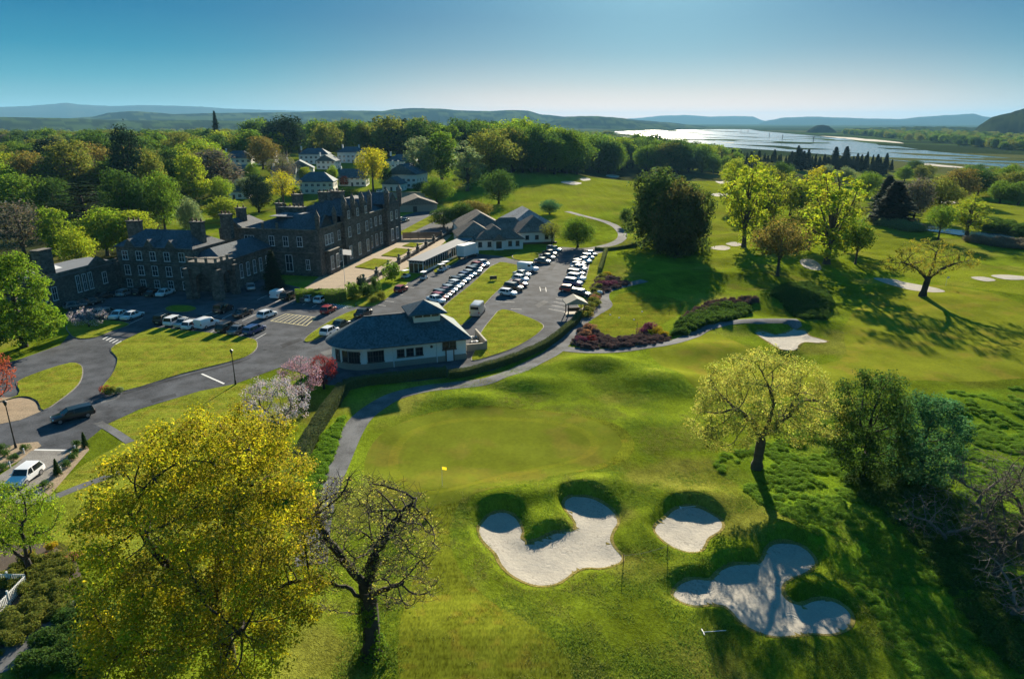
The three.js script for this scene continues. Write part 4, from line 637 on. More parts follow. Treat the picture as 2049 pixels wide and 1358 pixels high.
// broadleaf pattern, 16 m tall and about 12 m wide: clumps on limbs
function broadleaf(seed, n, size, o = {}) {
  const r = rng(seed), L = new Leaves(seed + 5), S = new Limbs(), H = 16, rx = o.rx ?? 5.6, ry = o.ry ?? 7.2, cy = H - ry - .3, lumps = [], gaps = o.gaps ?? .25;
  S.add([[0, -.4, 0, .55], [.05, .8, 0, .38], [(r() - .5) * .5, cy * .45, (r() - .5) * .5, .3], [(r() - .5) * .8, cy, (r() - .5) * .8, .2], [(r() - .5), cy + ry * .5, (r() - .5), .07]], 7);
  const count = o.lumps ?? 26;
  for (let k = 0; k < count; k++) {
    const y = 1 - 2 * (k + .5) / count, a = k * 2.39996 + r() * .7, q = Math.sqrt(1 - y * y), f = .46 + (o.spread ?? .42) * r();
    const c = [Math.cos(a) * q * rx * f, cy + y * ry * f * (y < 0 ? 1 : 1.05), Math.sin(a) * q * rx * f], R = (.24 + .24 * r()) * (o.small ?? 1) * rx * (y > .5 ? 1 : 1.05);
    lumps.push({ c, R }); if (k % 2 === 0) S.add(bend([0, cy * (.35 + .4 * r()), 0], c, .16, .04, 4, 1.2, r), 5);
  }
  let tot = 0; for (const l of lumps) tot += l.R * l.R;
  for (const l of lumps) {
    const m = Math.round(n * l.R * l.R / tot), tone = .85 + .3 * r();
    for (let k = 0; k < m; k++) {
      const y = r() * 2 - 1, a = r() * 6.283, q = Math.sqrt(1 - y * y), dx = Math.cos(a) * q, dz = Math.sin(a) * q, bump = 1 + .55 * (fbm(dx * 3 + seed, dz * 3 + y * 2, 2) - .5) * 2, rad = l.R * bump * (r() < .1 ? 1 + .35 * r() : .45 + .6 * Math.sqrt(r()));
      if (r() < gaps && fbm(dx * 2.2 + l.c[0], y * 2.2 + l.c[2], 2) > .52) continue;
      L.add(l.c[0] + dx * rad, l.c[1] + y * rad * .85, l.c[2] + dz * rad, dx + (r() - .5) * 1.6, y * .8 + .25 + (r() - .5) * 1.6, dz + (r() - .5) * 1.6, size, tone);
    }
  }
  return { trunk: S.geo(), crown: L.geo(), h: H, w: 2 * rx * 1.02 };
}
function conifer(seed, n, size, o = {}) { // 18 m, 7 m wide
  const r = rng(seed), L = new Leaves(seed), S = new Limbs(), H = 18, R = o.r ?? 3.2; S.add([[0, -.4, 0, .4], [0, 1, 0, .3], [0, H * .6, 0, .16], [0, H - .2, 0, .03]], 6);
  const layers = o.layers ?? 16, per = 7; for (let k = 0; k < layers; k++) { const t = k / (layers - 1), y = lerp(o.from ?? 1.8, H - .4, t), rad = R * Math.pow(1 - t, .8) * (.85 + .3 * r()) + .25; for (let b = 0; b < per; b++) { const a = b / per * 6.283 + k * 1.3 + r() * .6, len = rad * (.7 + .5 * r()), m = Math.round(n / layers / per * (1.6 - t * 1.2)); for (let q = 0; q < m; q++) { const s = Math.sqrt(r()) * len; L.add(Math.cos(a + (r() - .5) * .5) * s + (r() - .5) * .3, y - s * .28 + (r() - .5) * .45, Math.sin(a + (r() - .5) * .5) * s + (r() - .5) * .3, (r() - .5), .7 + r() * .5, (r() - .5), size, .9); } } }
  return { trunk: S.geo(), crown: L.geo(), h: H, w: 2 * R };
}
function cedar(seed) { // flat plates of needles
  const r = rng(seed), L = new Leaves(seed), S = new Limbs(), H = 16; S.add([[0, -.4, 0, .8], [0, 2, 0, .6], [.2, 9, .1, .35], [0, 15, 0, .08]], 7);
  for (let k = 0; k < 26; k++) { const t = k / 25, y = lerp(3.5, 15.4, t), a = k * 2.4 + r(), reach = lerp(10.5, 2, t ** 1.4) * (.65 + .4 * r()), c = [Math.cos(a) * reach * .62, y + .5, Math.sin(a) * reach * .62]; S.add(bend([0, y - 1, 0], [Math.cos(a) * reach, y + .6, Math.sin(a) * reach], .2, .04, 4, .6, r), 5); const m = 230; for (let q = 0; q < m; q++) { const s = Math.sqrt(r()) * reach * .48, b = r() * 6.283; L.add(c[0] + Math.cos(b) * s, c[1] + (r() - .5) * .5 + (1 - s / reach) * .3, c[2] + Math.sin(b) * s, (r() - .5) * .8, 1, (r() - .5) * .8, .5, .9); } }
  return { trunk: S.geo(), crown: L.geo(), h: H, w: 19 };
}
// grown from the trunk towards points spread through the crown; leaves in tufts on the twig ends
function grown(o) {
  const r = rng(o.seed), attr = [], nodes = [], tot = o.crown.reduce((s, e) => s + e[3] * e[4] * e[5], 0);
  for (const e of o.crown) { const n = Math.round(o.points * e[3] * e[4] * e[5] / tot); for (let k = 0; k < n; k++) { let x, y, z, q; do { x = r() * 2 - 1; y = r() * 2 - 1; z = r() * 2 - 1; q = x * x + y * y + z * z; } while (q > 1 || (q < .3 && r() < .7)); attr.push({ x: e[0] + x * e[3], y: e[1] + y * e[4], z: e[2] + z * e[5], near: -1, d: 1e9, on: true }); } }
  const add = (x, y, z, p) => { const k = nodes.push({ x, y, z, p, kids: 0, r: 0 }) - 1; if (p >= 0) nodes[p].kids++; for (const a of attr) if (a.on) { const d = (a.x - x) ** 2 + (a.y - y) ** 2 + (a.z - z) ** 2; if (d < o.kill * o.kill) a.on = false; else if (d < a.d) { a.d = d; a.near = k; } } return k; };
  let last = add(0, -.3, 0, -1); const tr = o.trunk; for (let k = 1; k < tr.length; k++) { const a = tr[k - 1], b = tr[k], n = Math.max(1, Math.round(Math.hypot(b[0] - a[0], b[1] - a[1], b[2] - a[2]) / o.step)); for (let q = 1; q <= n; q++) last = add(lerp(a[0], b[0], q / n), lerp(a[1], b[1], q / n), lerp(a[2], b[2], q / n), last); }
  for (const [from, to] of o.arms ?? []) { let p = Math.round(from * last); const a = nodes[p], n = Math.round(Math.hypot(to[0] - a.x, to[1] - a.y, to[2] - a.z) / o.step), w = [(r() - .5) * 1.4, (r() - .2) * 1.2, (r() - .5) * 1.4]; for (let q = 1; q <= n; q++) { const t = q / n, s = Math.sin(t * 3.14); p = add(lerp(a.x, to[0], t) + w[0] * s + (r() - .5) * .25, lerp(a.y, to[1], t) + w[1] * s + (r() - .5) * .25, lerp(a.z, to[2], t) + w[2] * s + (r() - .5) * .25, p); } }
  for (let it = 0; it < (o.iter ?? 90) && nodes.length < 9000; it++) {
    const pull = new Map(); for (const a of attr) if (a.on && a.near >= 0) { const n = nodes[a.near], l = Math.sqrt(a.d) || 1; let v = pull.get(a.near); if (!v) pull.set(a.near, v = [0, 0, 0]); v[0] += (a.x - n.x) / l; v[1] += (a.y - n.y) / l; v[2] += (a.z - n.z) / l; }
    if (!pull.size) break; let grew = 0;
    for (const [k, v] of pull) { const n = nodes[k], w = o.wiggle ?? .55; v[0] += (r() - .5) * w * 2; v[1] += (r() - .5) * w * 2 + .1; v[2] += (r() - .5) * w * 2; const l = Math.hypot(...v); if (l < .05 || n.kids > 3) continue; add(n.x + v[0] / l * o.step, n.y + v[1] / l * o.step, n.z + v[2] / l * o.step, k); grew++; }
    if (!grew) break;
  }
  const ends = nodes.filter((n) => !n.kids).length, pipe = Math.log(ends) / Math.log(o.base / o.tip);
  for (let k = nodes.length - 1; k >= 0; k--) { const n = nodes[k]; n.s = n.kids ? n.s : 1; n.r = o.tip * Math.pow(n.s, 1 / pipe); if (n.p >= 0) nodes[n.p].s = (nodes[n.p].s ?? 0) + n.s; }
  const S = new Limbs(), L = new Leaves(o.seed + 9), L2 = new Leaves(o.seed + 10), rad = (n) => n.r;
  const kidsOf = nodes.map(() => []); nodes.forEach((n, k) => n.p >= 0 && kidsOf[n.p].push(k));
  const chain = (start, from) => { const line = from < 0 ? [] : [[nodes[from].x, nodes[from].y, nodes[from].z, Math.min(rad(nodes[from]), rad(nodes[start]) * 1.25)]]; let k = start; for (;;) { const n = nodes[k]; line.push([n.x, n.y, n.z, rad(n) * (k < 2 ? 1.35 : 1)]); const kids = kidsOf[k].sort((a, b) => nodes[b].r - nodes[a].r); if (!kids.length) break; for (const c of kids.slice(1)) chain(c, k); k = kids[0]; } if (line.length > 1) S.add(line, line[0][3] > .12 ? 7 : line[0][3] > .035 ? 5 : 3); };
  chain(0, -1);
  const tufts = nodes.filter((n) => n.kids === 0 || (n.r < o.tip * 1.8 && r() < .5));
  if (o.leaf) for (const n of tufts) { if (r() < (o.skip ?? 0)) continue; const Q = r() < (o.leaf.mix ?? 0) ? L2 : L, tone = .75 + .5 * r(), m = Math.round(o.leaf.n * (.6 + .8 * r())); for (let k = 0; k < m; k++) { const y = r() * 2 - 1, a = r() * 6.283, q = Math.sqrt(1 - y * y), s = o.leaf.clump * Math.cbrt(r()); Q.add(n.x + Math.cos(a) * q * s, n.y + y * s * .75, n.z + Math.sin(a) * q * s, Math.cos(a) * q + (r() - .5) * 1.5, y + .4 + (r() - .5) * 1.5, Math.sin(a) * q + (r() - .5) * 1.5, o.leaf.size, tone); } }
  if (o.twigs) for (const n of tufts) for (let k = 0; k < o.twigs; k++) { const a = r() * 6.283, l = .5 + .6 * r(); S.add([[n.x, n.y, n.z, .017], [n.x + Math.cos(a) * l * .5, n.y + (r() - .2) * l * .5, n.z + Math.sin(a) * l * .5, .013], [n.x + Math.cos(a) * l, n.y + (r() - .1) * l, n.z + Math.sin(a) * l, .008]], 3); }
  return { trunk: S.geo(), crown: L.geo(), crown2: o.leaf?.mix ? L2.geo() : null };
}
const NEARP = [1, 2, 3, 4].map((k) => broadleaf(k * 11, 8500, .5, { gaps: .3, lumps: 24 + k * 3 })), TALL = [5, 6].map((k) => broadleaf(k * 13, 7000, .5, { rx: 4, ry: 7.6, lumps: 34, gaps: .45 })), LOOSE = [7, 8].map((k) => broadleaf(k * 17, 3600, .45, { rx: 5.4, ry: 6, lumps: 34, gaps: .6 }));
const SLIM = [71, 72, 73].map((k) => broadleaf(k * 3, 5200, .42, { rx: 3.4, ry: 7.7, lumps: 44, gaps: .62, spread: .55, small: .72 }));
const STEM = [9, 10].map((k) => broadleaf(k * 19, 6000, .48, { rx: 5.6, ry: 5.4, lumps: 26, gaps: .45 }));
const DENSE = [61, 62].map((k) => broadleaf(k * 7, 15000, .55, { gaps: .4, lumps: 34, ry: 8.3, spread: .5 }));
const FARP = [21, 22, 23, 24, 25].map((k) => broadleaf(k * 7, 3600, .8, { gaps: .35, lumps: 22 + (k % 3) * 9, rx: 4.6 + (k % 2) * 1.4, ry: 6.6 + (k % 3) * .5 })), CONP = [conifer(31, 6500, .62, { layers: 34 }), conifer(32, 6000, .6, { r: 2.6, layers: 38 })], CED = cedar(41), SHRUBP = [51, 52, 53].map((k) => { const r = rng(k), L = new Leaves(k); for (let b = 0; b < 7; b++) { const cx = (r() - .5) * 1.1, cz = (r() - .5) * 1.1, cy = .35 + r() * .45, R = .38 + .25 * r(); for (let q = 0; q < 150; q++) { const y = r() * 1.6 - .6, a = r() * 6.283, w = Math.sqrt(Math.max(0, 1 - y * y)), s = R * (.7 + .35 * r()); L.add(cx + Math.cos(a) * w * s, Math.max(.02, cy + y * s), cz + Math.sin(a) * w * s, Math.cos(a) * w + (r() - .5), y + .3 + (r() - .5), Math.sin(a) * w + (r() - .5), .16, .85 + .3 * r()); } } return { crown: L.geo(), h: 1.3, w: 1.9 }; });
const tr = rng(99);
function plant(name, pat, material, label, category, group, x, z, w, h, bark = M.bark, sink = 0) {
  const g = thing(name, label, category, group, [x, ground(x, z) - sink, z], tr() * 6.283); g.scale.set(w / pat.w * (.92 + .16 * tr()), h / pat.h, w / pat.w * (.92 + .16 * tr()));
  if (pat.trunk) part('trunk', pat.trunk, bark, g); part('crown', pat.crown, material, g); return g;
}
// [u, base line, top line, width px, pattern, leaf, label]
function tree(u, vb, vt, wpx, pats, leaf, label, group, o = {}) {
  const p = spot(u, vb), depth = Math.hypot(p[0], p[1] - EYE, p[2]) * Math.cos(Math.atan((CX - u) / F)) , h = Math.max(2, topAt(p[0], p[2], vt) - p[1]), w = wpx / F * (-(p[1] - EYE) * Math.sin(PITCH) * -1 * -1 + -p[2] * Math.cos(PITCH) + (EYE - p[1]) * 0);
  const pat = pats[Math.floor(tr() * pats.length)] ?? pats[0];
  return plant(o.name ?? 'broadleaf_tree', pat, LEAF[leaf], label, o.cat ?? 'tree', group, p[0], p[2], w, h, o.bark ?? M.bark);
}
const WB = 'trees standing round the mansion and village', GC = 'trees standing on the golf course';
const two = [NEARP[0], NEARP[2]];
tree(215, 512, 410, 105, NEARP, 'fresh', 'pale green rounded tree behind the mansion, left of a pair', WB);
tree(276, 505, 414, 90, NEARP, 'lime', 'lime green rounded tree behind the mansion, right of a pair', WB);
tree(452, 446, 392, 78, [NEARP[1]], 'lime', 'clipped lime green dome tree behind the mansion roofs', WB);
tree(384, 470, 392, 52, NEARP, 'sage', 'grey green tree left of the clipped dome tree', WB);
tree(175, 462, 366, 170, [CED], 'pine', 'wide dark cedar with flat layered boughs', WB, { name: 'cedar_tree', bark: M.barkDark });
tree(272, 420, 249, 70, [TALL[0]], 'conifer', 'tall dark pine rising above the left woods', WB, { name: 'pine_tree', bark: M.barkDark });
tree(155, 410, 272, 108, NEARP, 'olive', 'tall olive brown tree left of the dark pine', WB);
tree(70, 402, 296, 90, NEARP, 'bronze', 'bronze leaved tree at the left of the woods', WB);
tree(205, 360, 258, 88, NEARP, 'deep', 'round dark green tree in the left woods', WB);
tree(392, 420, 296, 58, TALL, 'lime', 'tall lime green tree left of the village', WB);
tree(436, 372, 303, 44, NEARP, 'lime', 'bright lime tree at the left edge of the village', WB);
tree(443, 412, 352, 48, NEARP, 'fresh', 'small fresh green tree in a village garden', WB);
tree(352, 408, 292, 50, TALL, 'deep', 'dark tree behind the lime green pair of tall trees', WB);
tree(315, 425, 295, 58, NEARP, 'olive', 'olive tree just right of the tall pine', WB);
tree(330, 460, 340, 70, NEARP, 'green', 'green tree above the back lawn of the mansion', WB);
tree(258, 470, 330, 80, NEARP, 'deep', 'dark tree between the cedar and the olive tree', WB);
tree(52, 520, 398, 118, LOOSE, 'brown', 'twiggy grey brown tree barely in leaf at the left edge', WB);
tree(120, 520, 404, 56, TALL, 'fresh', 'slim fresh green tree left of the rounded pair', WB);
tree(160, 545, 452, 62, NEARP, 'lime', 'yellow green maple by the low mansion wing', WB);
tree(40, 462, 342, 104, NEARP, 'green', 'green tree above the twiggy brown tree', WB);
tree(118, 455, 350, 70, NEARP, 'deep', 'deep green tree just left of the cedar', WB);
tree(10, 430, 310, 80, NEARP, 'fresh', 'fresh green tree at the left picture edge', WB);
tree(747, 384, 294, 68, STEM, 'gold', 'large golden leaved oak standing in the village', WB);
tree(567, 352, 305, 50, LOOSE, 'brown', 'bare brown tree among the village houses', WB);
tree(568, 412, 340, 64, LOOSE, 'gold', 'golden leaved tree behind the mansion roof', WB);
tree(518, 425, 343, 52, NEARP, 'conifer', 'dark evergreen behind the mansion beside the golden tree', WB, { bark: M.barkDark });
tree(843, 362, 272, 66, TALL, 'sage', 'grey green tree right of the village', WB);
tree(884, 352, 252, 76, TALL, 'green', 'tall green tree behind the grey green one', WB);
tree(936, 382, 280, 62, SLIM, 'sage', 'tall pale tree left of the meadow', WB);
tree(985, 352, 254, 92, NEARP, 'olive', 'olive tree at the corner of the meadow', WB);
tree(998, 408, 338, 62, NEARP, 'deep', 'dark green tree at the near corner of the meadow', WB);
tree(874, 406, 352, 64, NEARP, 'green', 'round green tree behind the outbuilding', WB);
tree(888, 454, 412, 56, [NEARP[0]], 'deep', 'dark shrub tree left of three by the spa', WB);
tree(922, 454, 402, 56, [NEARP[1]], 'deep', 'dark shrub tree in the middle of three by the spa', WB);
tree(948, 448, 398, 60, [NEARP[3]], 'bronze', 'bronze shrub tree right of three by the spa', WB);
tree(1156, 494, 432, 66, [NEARP[1]], 'green', 'round green tree beside the spa car park', WB);
tree(1104, 490, 440, 44, LOOSE, 'olive', 'thin olive tree in front of the spa', WB);
tree(1100, 428, 399, 42, [NEARP[2]], 'teal', 'blue green round tree behind the spa', WB);
tree(1251, 452, 415, 26, NEARP, 'deep', 'small dark tree beside the buggy path bend', WB);
tree(1038, 486, 458, 16, CONP, 'conifer', 'small dark conifer at the spa entrance', WB, { name: 'conifer_tree' });
tree(549, 582, 500, 42, CONP, 'conifer', 'dark conical yew against the mansion wall', WB, { name: 'conifer_tree' });
tree(437, 300, 221, 22, CONP, 'conifer', 'lone dark conifer spire rising above the woods to the horizon', WB, { name: 'conifer_tree', bark: M.barkDark });
[[505, 352, 322, 30, 'green'], [545, 342, 316, 26, 'olive'], [610, 362, 332, 26, 'lime'], [665, 352, 328, 24, 'fresh'], [690, 372, 350, 22, 'coral'], [730, 358, 336, 20, 'green'], [770, 352, 322, 30, 'deep'], [590, 396, 368, 26, 'fresh'], [700, 398, 372, 34, 'lime'], [660, 398, 380, 30, 'green'], [495, 395, 352, 40, 'sage'], [845, 388, 362, 36, 'deep']].forEach(([u, vb, vt, w, l], k) => tree(u, vb, vt, w, NEARP, l, `${['small green tree between the two back houses at left', 'olive garden tree beside the bare brown tree', 'lime garden tree left of the broad cream villa', 'fresh green garden tree in the village street', 'small red garden tree in the village street', 'green garden tree left of the golden oak', 'dark tree right of the golden oak', 'fresh green tree at the corner of the cream villa', 'lime tree right of the cream villa', 'low green tree beside the cream villa', 'grey green tree at the near left of the village', 'dark tree at the right end of the garden wall'][k]}`, WB));
// golf course
tree(1320, 494, 335, 112, [DENSE[0]], 'dusk', 'huge dark tree, rear one of the twin trees', GC);
tree(1354, 510, 356, 104, [DENSE[1]], 'russet', 'huge dark tree with bronze top, front one of the twin trees', GC);
tree(1382, 502, 368, 80, [DENSE[0]], 'dusk', 'lower dark tree filling the twin trees at the right', GC);
tree(1488, 494, 308, 84, SLIM, 'lime', 'tall lime tree with open crown right of the twin trees', GC);
tree(1512, 458, 322, 58, SLIM, 'lime', 'slender lime tree leaning over the far bunkers', GC);
tree(1548, 442, 338, 56, SLIM, 'olive', 'slender olive tree in the middle of the feathery group', GC);
tree(1582, 432, 342, 60, SLIM, 'lime', 'slender lime tree behind the feathery group', GC);
tree(1628, 436, 330, 72, SLIM, 'gold', 'golden topped slender tree in the feathery group', GC);
tree(1692, 505, 396, 60, SLIM, 'olive', 'slender olive tree right of the tallest tree', GC);
tree(1462, 425, 326, 54, SLIM, 'lime', 'slender lime tree nearest the dark twin trees', GC);
tree(1530, 470, 330, 62, SLIM, 'lime', 'slim lime tree behind the brown tree', GC);
tree(1556, 552, 438, 100, STEM, 'bronze', 'brown leaved tree with bent trunk on the mown slope', GC);
tree(1600, 440, 348, 84, SLIM, 'lime', 'bushy lime tree in the middle of the course', GC);
tree(1655, 528, 334, 112, SLIM, 'lime', 'tallest fresh green tree of the middle course', GC);
tree(1618, 500, 400, 70, NEARP, 'olive', 'olive tree at the foot of the tallest tree', GC);
tree(1712, 528, 438, 66, STEM, 'green', 'small leaning green tree before the pond', GC);
tree(1878, 480, 410, 56, STEM, 'green', 'green tree beside the pond', GC);
tree(1935, 470, 388, 66, SLIM, 'lime', 'pale lime tree behind the pond bank', GC);
tree(1785, 448, 362, 86, CONP, 'conifer', 'broad dark conifer left of the pond', GC, { name: 'conifer_tree', bark: M.barkDark });
tree(1828, 440, 350, 70, NEARP, 'brown', 'brown tree between the dark conifer and the pond', GC);
tree(1770, 425, 350, 60, CONP, 'conifer', 'dark conifer behind the broad one by the pond', GC, { name: 'conifer_tree', bark: M.barkDark });
tree(1878, 425, 352, 78, NEARP, 'olive', 'olive tree above the pond', GC);
tree(1915, 405, 332, 76, NEARP, 'bronze', 'bronze tree beyond the pond', GC);
tree(1957, 392, 334, 66, NEARP, 'deep', 'dark round tree beyond the pond', GC);
tree(2038, 410, 360, 60, NEARP, 'green', 'green tree at the right picture edge', GC);
tree(1990, 388, 345, 60, NEARP, 'olive', 'small olive tree on the far fairway at right', GC);
tree(1735, 395, 342, 46, NEARP, 'green', 'round green tree below the conifer row', GC);
tree(1690, 372, 332, 40, NEARP, 'sage', 'pale round tree below the conifer row', GC);
tree(1650, 372, 328, 44, NEARP, 'sage', 'grey green tree below the conifer row', GC);
tree(1560, 372, 322, 48, NEARP, 'deep', 'dark round tree left of the conifer row', GC);
tree(1530, 362, 322, 44, NEARP, 'olive', 'olive round tree left of the conifer row', GC);
tree(1470, 372, 314, 52, NEARP, 'lime', 'lime tree at the end of the far wood', GC);
tree(1828, 350, 318, 40, NEARP, 'deep', 'dark tree at the river end of the conifer row', GC);

// woods: broad bands of trees, each one a thing of its own
const woods = rng(7);
function wood(count, pick, group, labelOf) { for (let k = 0; k < count; k++) { const q = pick(k); if (!q) continue; const [u, vb, hm, wm, pats, leaf, name] = q, p = spot(u, vb), pat = pats[Math.floor(woods() * pats.length)]; plant(name ?? 'woodland_tree', pat, LEAF[leaf], labelOf(leaf), 'tree', group, p[0], p[2], wm, hm, M.barkDark); } }
const anyOf = (a) => a[Math.floor(woods() * a.length)];
const tint = { green: 'green', deep: 'dark green', olive: 'olive', bronze: 'bronze', fresh: 'fresh green', lime: 'lime green', conifer: 'dark conifer', sage: 'grey green', brown: 'brown' };
wood(104, () => { const t = woods(), u = lerp(-60, 560, woods()), vb = lerp(292, 400, t); if (vb > 345 && u > 430) return null; const hm = 15 + 8 * woods(); return [u, vb, hm, hm * (.85 + .3 * woods()), t > .4 ? (woods() < .25 ? TALL : NEARP) : FARP, anyOf(['green', 'deep', 'olive', 'green', 'bronze', 'fresh', 'deep', 'fresh', 'lime', 'conifer', 'olive', 'green', 'brown'])]; }, 'trees of the wood left of the village', (l) => `${tint[l]} tree among the crowns of the wood left of the village`);
wood(84, () => { const u = lerp(500, 1010, woods()), vb = lerp(292, 318, woods()); const hm = 22 + 9 * woods(); return [u, vb, hm, hm * (.75 + .3 * woods()), FARP, anyOf(['deep', 'conifer', 'deep', 'green', 'deep', 'olive', 'conifer'])]; }, 'trees of the dark wood behind the village', (l) => `${tint[l]} tree among the crowns of the dark wood behind the village`);
wood(112, (k) => { const t = k / 112, u = lerp(1020, 1480, t) + (woods() - .5) * 16, row = woods(), vb = lerp(349, 318, row) + Math.max(0, (u - 1300) / 100) * -1; const hm = lerp(22, 34, woods()) * lerp(1, .6, smooth(1300, 1480, u)); return [u, vb, hm, hm * (.75 + .3 * woods()), row < .4 ? NEARP : FARP, anyOf(['green', 'deep', 'green', 'olive', 'deep', 'fresh'])]; }, 'trees of the wood along the far meadow', (l) => `${tint[l]} tree among the crowns of the wood along the far meadow`);
wood(64, (k) => { const t = k / 64, u = lerp(1440, 1785, t) + (woods() - .5) * 8, vb = lerp(338, 352, t) - 10 * woods(); const hm = 8 + 14 * woods() * woods() + 4 * woods(); return [u, vb - 6 * woods(), hm, hm * (.34 + .3 * woods()), CONP, 'conifer', 'conifer_tree']; }, 'conifers of the row before the river', () => 'dark conifer in the row before the river');
wood(40, (k) => { const u = lerp(1800, 2140, woods()), vb = lerp(352, 408, woods()); if (vb > 372 && u < 1990) return null; const hm = 9 + 6 * woods(); return [u, vb, hm, hm * (.9 + .3 * woods()), NEARP, anyOf(['green', 'deep', 'olive', 'deep'])]; }, 'trees between the river and the far fairway', (l) => `${tint[l]} tree between the river and the far fairway`);
{ // the farther woods, too dense to count
  const r = rng(15); FARP.forEach((pat, a) => { const N = 800, im = new THREE.InstancedMesh(pat.crown, LEAF[['deep', 'green', 'olive', 'deep', 'green'][a]], N), o = new THREE.Object3D(); im.name = numbered('distant_woodland'); im.castShadow = im.receiveShadow = true;
    for (let k = 0; k < N; k++) { let u, vb; if (r() < .72) { u = lerp(-80, 1230, r()); vb = lerp(258, 300, Math.pow(r(), .6)); if (u > 1000) vb = Math.max(vb, 276); } else { u = lerp(1690, 2200, r()); vb = lerp(266, 300, r()); if (vb > 268 + (u - 1690) * .1) vb = 268 + (u - 1690) * .095 * r(); } const p = spot(u, vb), h = 12 + 9 * r(); o.position.set(p[0], p[1] - 1, p[2]); o.rotation.y = r() * 6.283; o.scale.set(h / 12 * (.8 + .4 * r()), h / 16, h / 12); o.updateMatrix(); im.setMatrixAt(k, o.matrix); }
    im.userData = { label: 'distant mixed woodland reaching to the hills', kind: 'stuff' }; scene.add(im); });
}
// ---------- large trees near the camera ----------
function hero(name, label, u, v, pat, bark, leaf, turn = 0, xz, leaf2) {
  const p = xz ? on(...xz) : spot(u, v), g = thing(name, label, 'tree', null, [p[0], p[1] - .1, p[2]], turn);
  part('trunk', pat.trunk, bark, g); if (leaf) part('crown', pat.crown, leaf, g); if (pat.crown2) part('greener_foliage', pat.crown2, leaf2, g); return g;
}
hero('oak_tree', 'huge oak covered in golden yellow spring leaves in the foreground', 0, 0, grown({ seed: 3, points: 2100, crown: [[0, 12.4, 0, 6.9, 6.4, 6.6], [-.6, 8, 1.5, 7, 4.6, 6.3], [1.5, 15.4, -1, 5, 3.6, 5]], kill: .75, step: .42, trunk: [[0, 0, 0], [.1, 3, 0], [-.1, 6.2, -.2], [.2, 9, -.3]], arms: [[.45, [5.5, 7.5, 1.5]], [.5, [-5.5, 7, 1]], [.7, [3, 13, -3.5]], [.75, [-3.5, 13.5, -2]], [.55, [.5, 8, 5]]], tip: .02, base: .62, leaf: { n: 96, clump: .85, size: .17, mix: .32 } }), M.barkDark, LEAF.gold, .6, flat(460, 1385), LEAF.amber);
hero('bare_oak_tree', 'gnarled old oak with few leaves and dark twisted boughs beside the golden oak', 742, 1312, grown({ seed: 8, points: 1100, crown: [[-.3, 10.2, 0, 4.4, 3.6, 3.8], [2.3, 9.6, 0, 3, 3.4, 3], [2.6, 6.3, .5, 2.6, 2, 2.4], [-2.6, 7, .3, 2.2, 1.8, 2]], kill: .62, step: .34, trunk: [[0, 0, 0], [.15, 2.5, 0], [.1, 5, 0], [-.2, 6.4, 0]], arms: [[.95, [-2.8, 11.2, -.4]], [.9, [3.9, 12.4, -.5]], [.85, [.6, 9.5, 0]], [.7, [-3.6, 6.6, .3]], [.55, [-2.6, 4.4, .5]], [.75, [2.7, 6.6, .6]]], tip: .024, base: .6, wiggle: .8, leaf: { n: 16, clump: .5, size: .12 }, skip: .1, twigs: 5 }), M.barkDark, LEAF.straw, 0);
hero('oak_tree', 'spreading oak with pale yellow green leaves above the sand bunkers', 1514, 936, grown({ seed: 12, points: 1700, crown: [[0, 8.4, 0, 7.4, 4.4, 5.8], [5, 5.8, 1, 5.2, 3.2, 4.2], [-4.6, 6.2, .6, 4.4, 3.2, 3.6], [.5, 10.8, -.5, 4.2, 2.6, 3.4]], kill: .8, step: .42, trunk: [[0, 0, 0], [.1, 2.2, 0], [.2, 3.6, 0]], arms: [[.9, [-4.2, 7.6, .5]], [.95, [4.4, 7.4, .5]], [1, [.4, 9.5, -.4]], [.95, [2, 8.4, 2]]], tip: .018, base: .5, wiggle: .6, leaf: { n: 62, clump: .78, size: .17, mix: .25 }, skip: .08 }), M.bark, LEAF.straw, .3, null, LEAF.olive);
hero('oak_tree', 'lone oak with open golden crown on the far fairway', 1846, 592, grown({ seed: 21, points: 700, crown: [[0, 8.4, 0, 7, 3.9, 5.4], [6, 7.8, 0, 5, 2.4, 3.6], [-5, 7.2, 0, 4.4, 2.8, 3.4]], kill: .9, step: .5, trunk: [[0, 0, 0], [.3, 2.2, 0], [.5, 3.6, 0]], arms: [[.95, [7.4, 7.4, .4]], [.95, [-5.6, 7.2, .3]], [1, [1.5, 9.6, -.3]]], tip: .025, base: .6, wiggle: .7, leaf: { n: 18, clump: .75, size: .27, mix: .5 } }), M.barkDark, LEAF.amber, 0, null, LEAF.olive);
hero('maple_tree', 'dense bright green maple at the left edge beside the forecourt', 48, 694, grown({ seed: 31, points: 1200, crown: [[0, 9, 0, 5.6, 6.4, 5.2], [1, 4.2, .5, 6.4, 3.2, 5.6], [-.5, 13.5, 0, 3.6, 2.8, 3.4]], kill: .95, step: .5, trunk: [[0, 0, 0], [0, 4, 0], [0, 10, 0]], tip: .03, base: .5, leaf: { n: 44, clump: .9, size: .36 } }), M.barkDark, LEAF.maple, 0);
hero('young_tree', 'young green tree with several stems in the lower left corner', 62, 1142, grown({ seed: 41, points: 520, crown: [[0, 5, 0, 3.6, 2.8, 3], [-2, 6, 0, 2.8, 2, 2.4]], kill: .6, step: .34, trunk: [[0, 0, 0], [-.2, 1.4, 0]], arms: [[.8, [-1.6, 4.5, 0]], [.8, [1.4, 4, .3]], [.9, [.2, 5, -.5]]], tip: .016, base: .24, leaf: { n: 36, clump: .55, size: .17 } }), M.barkDark, LEAF.fresh, 0);
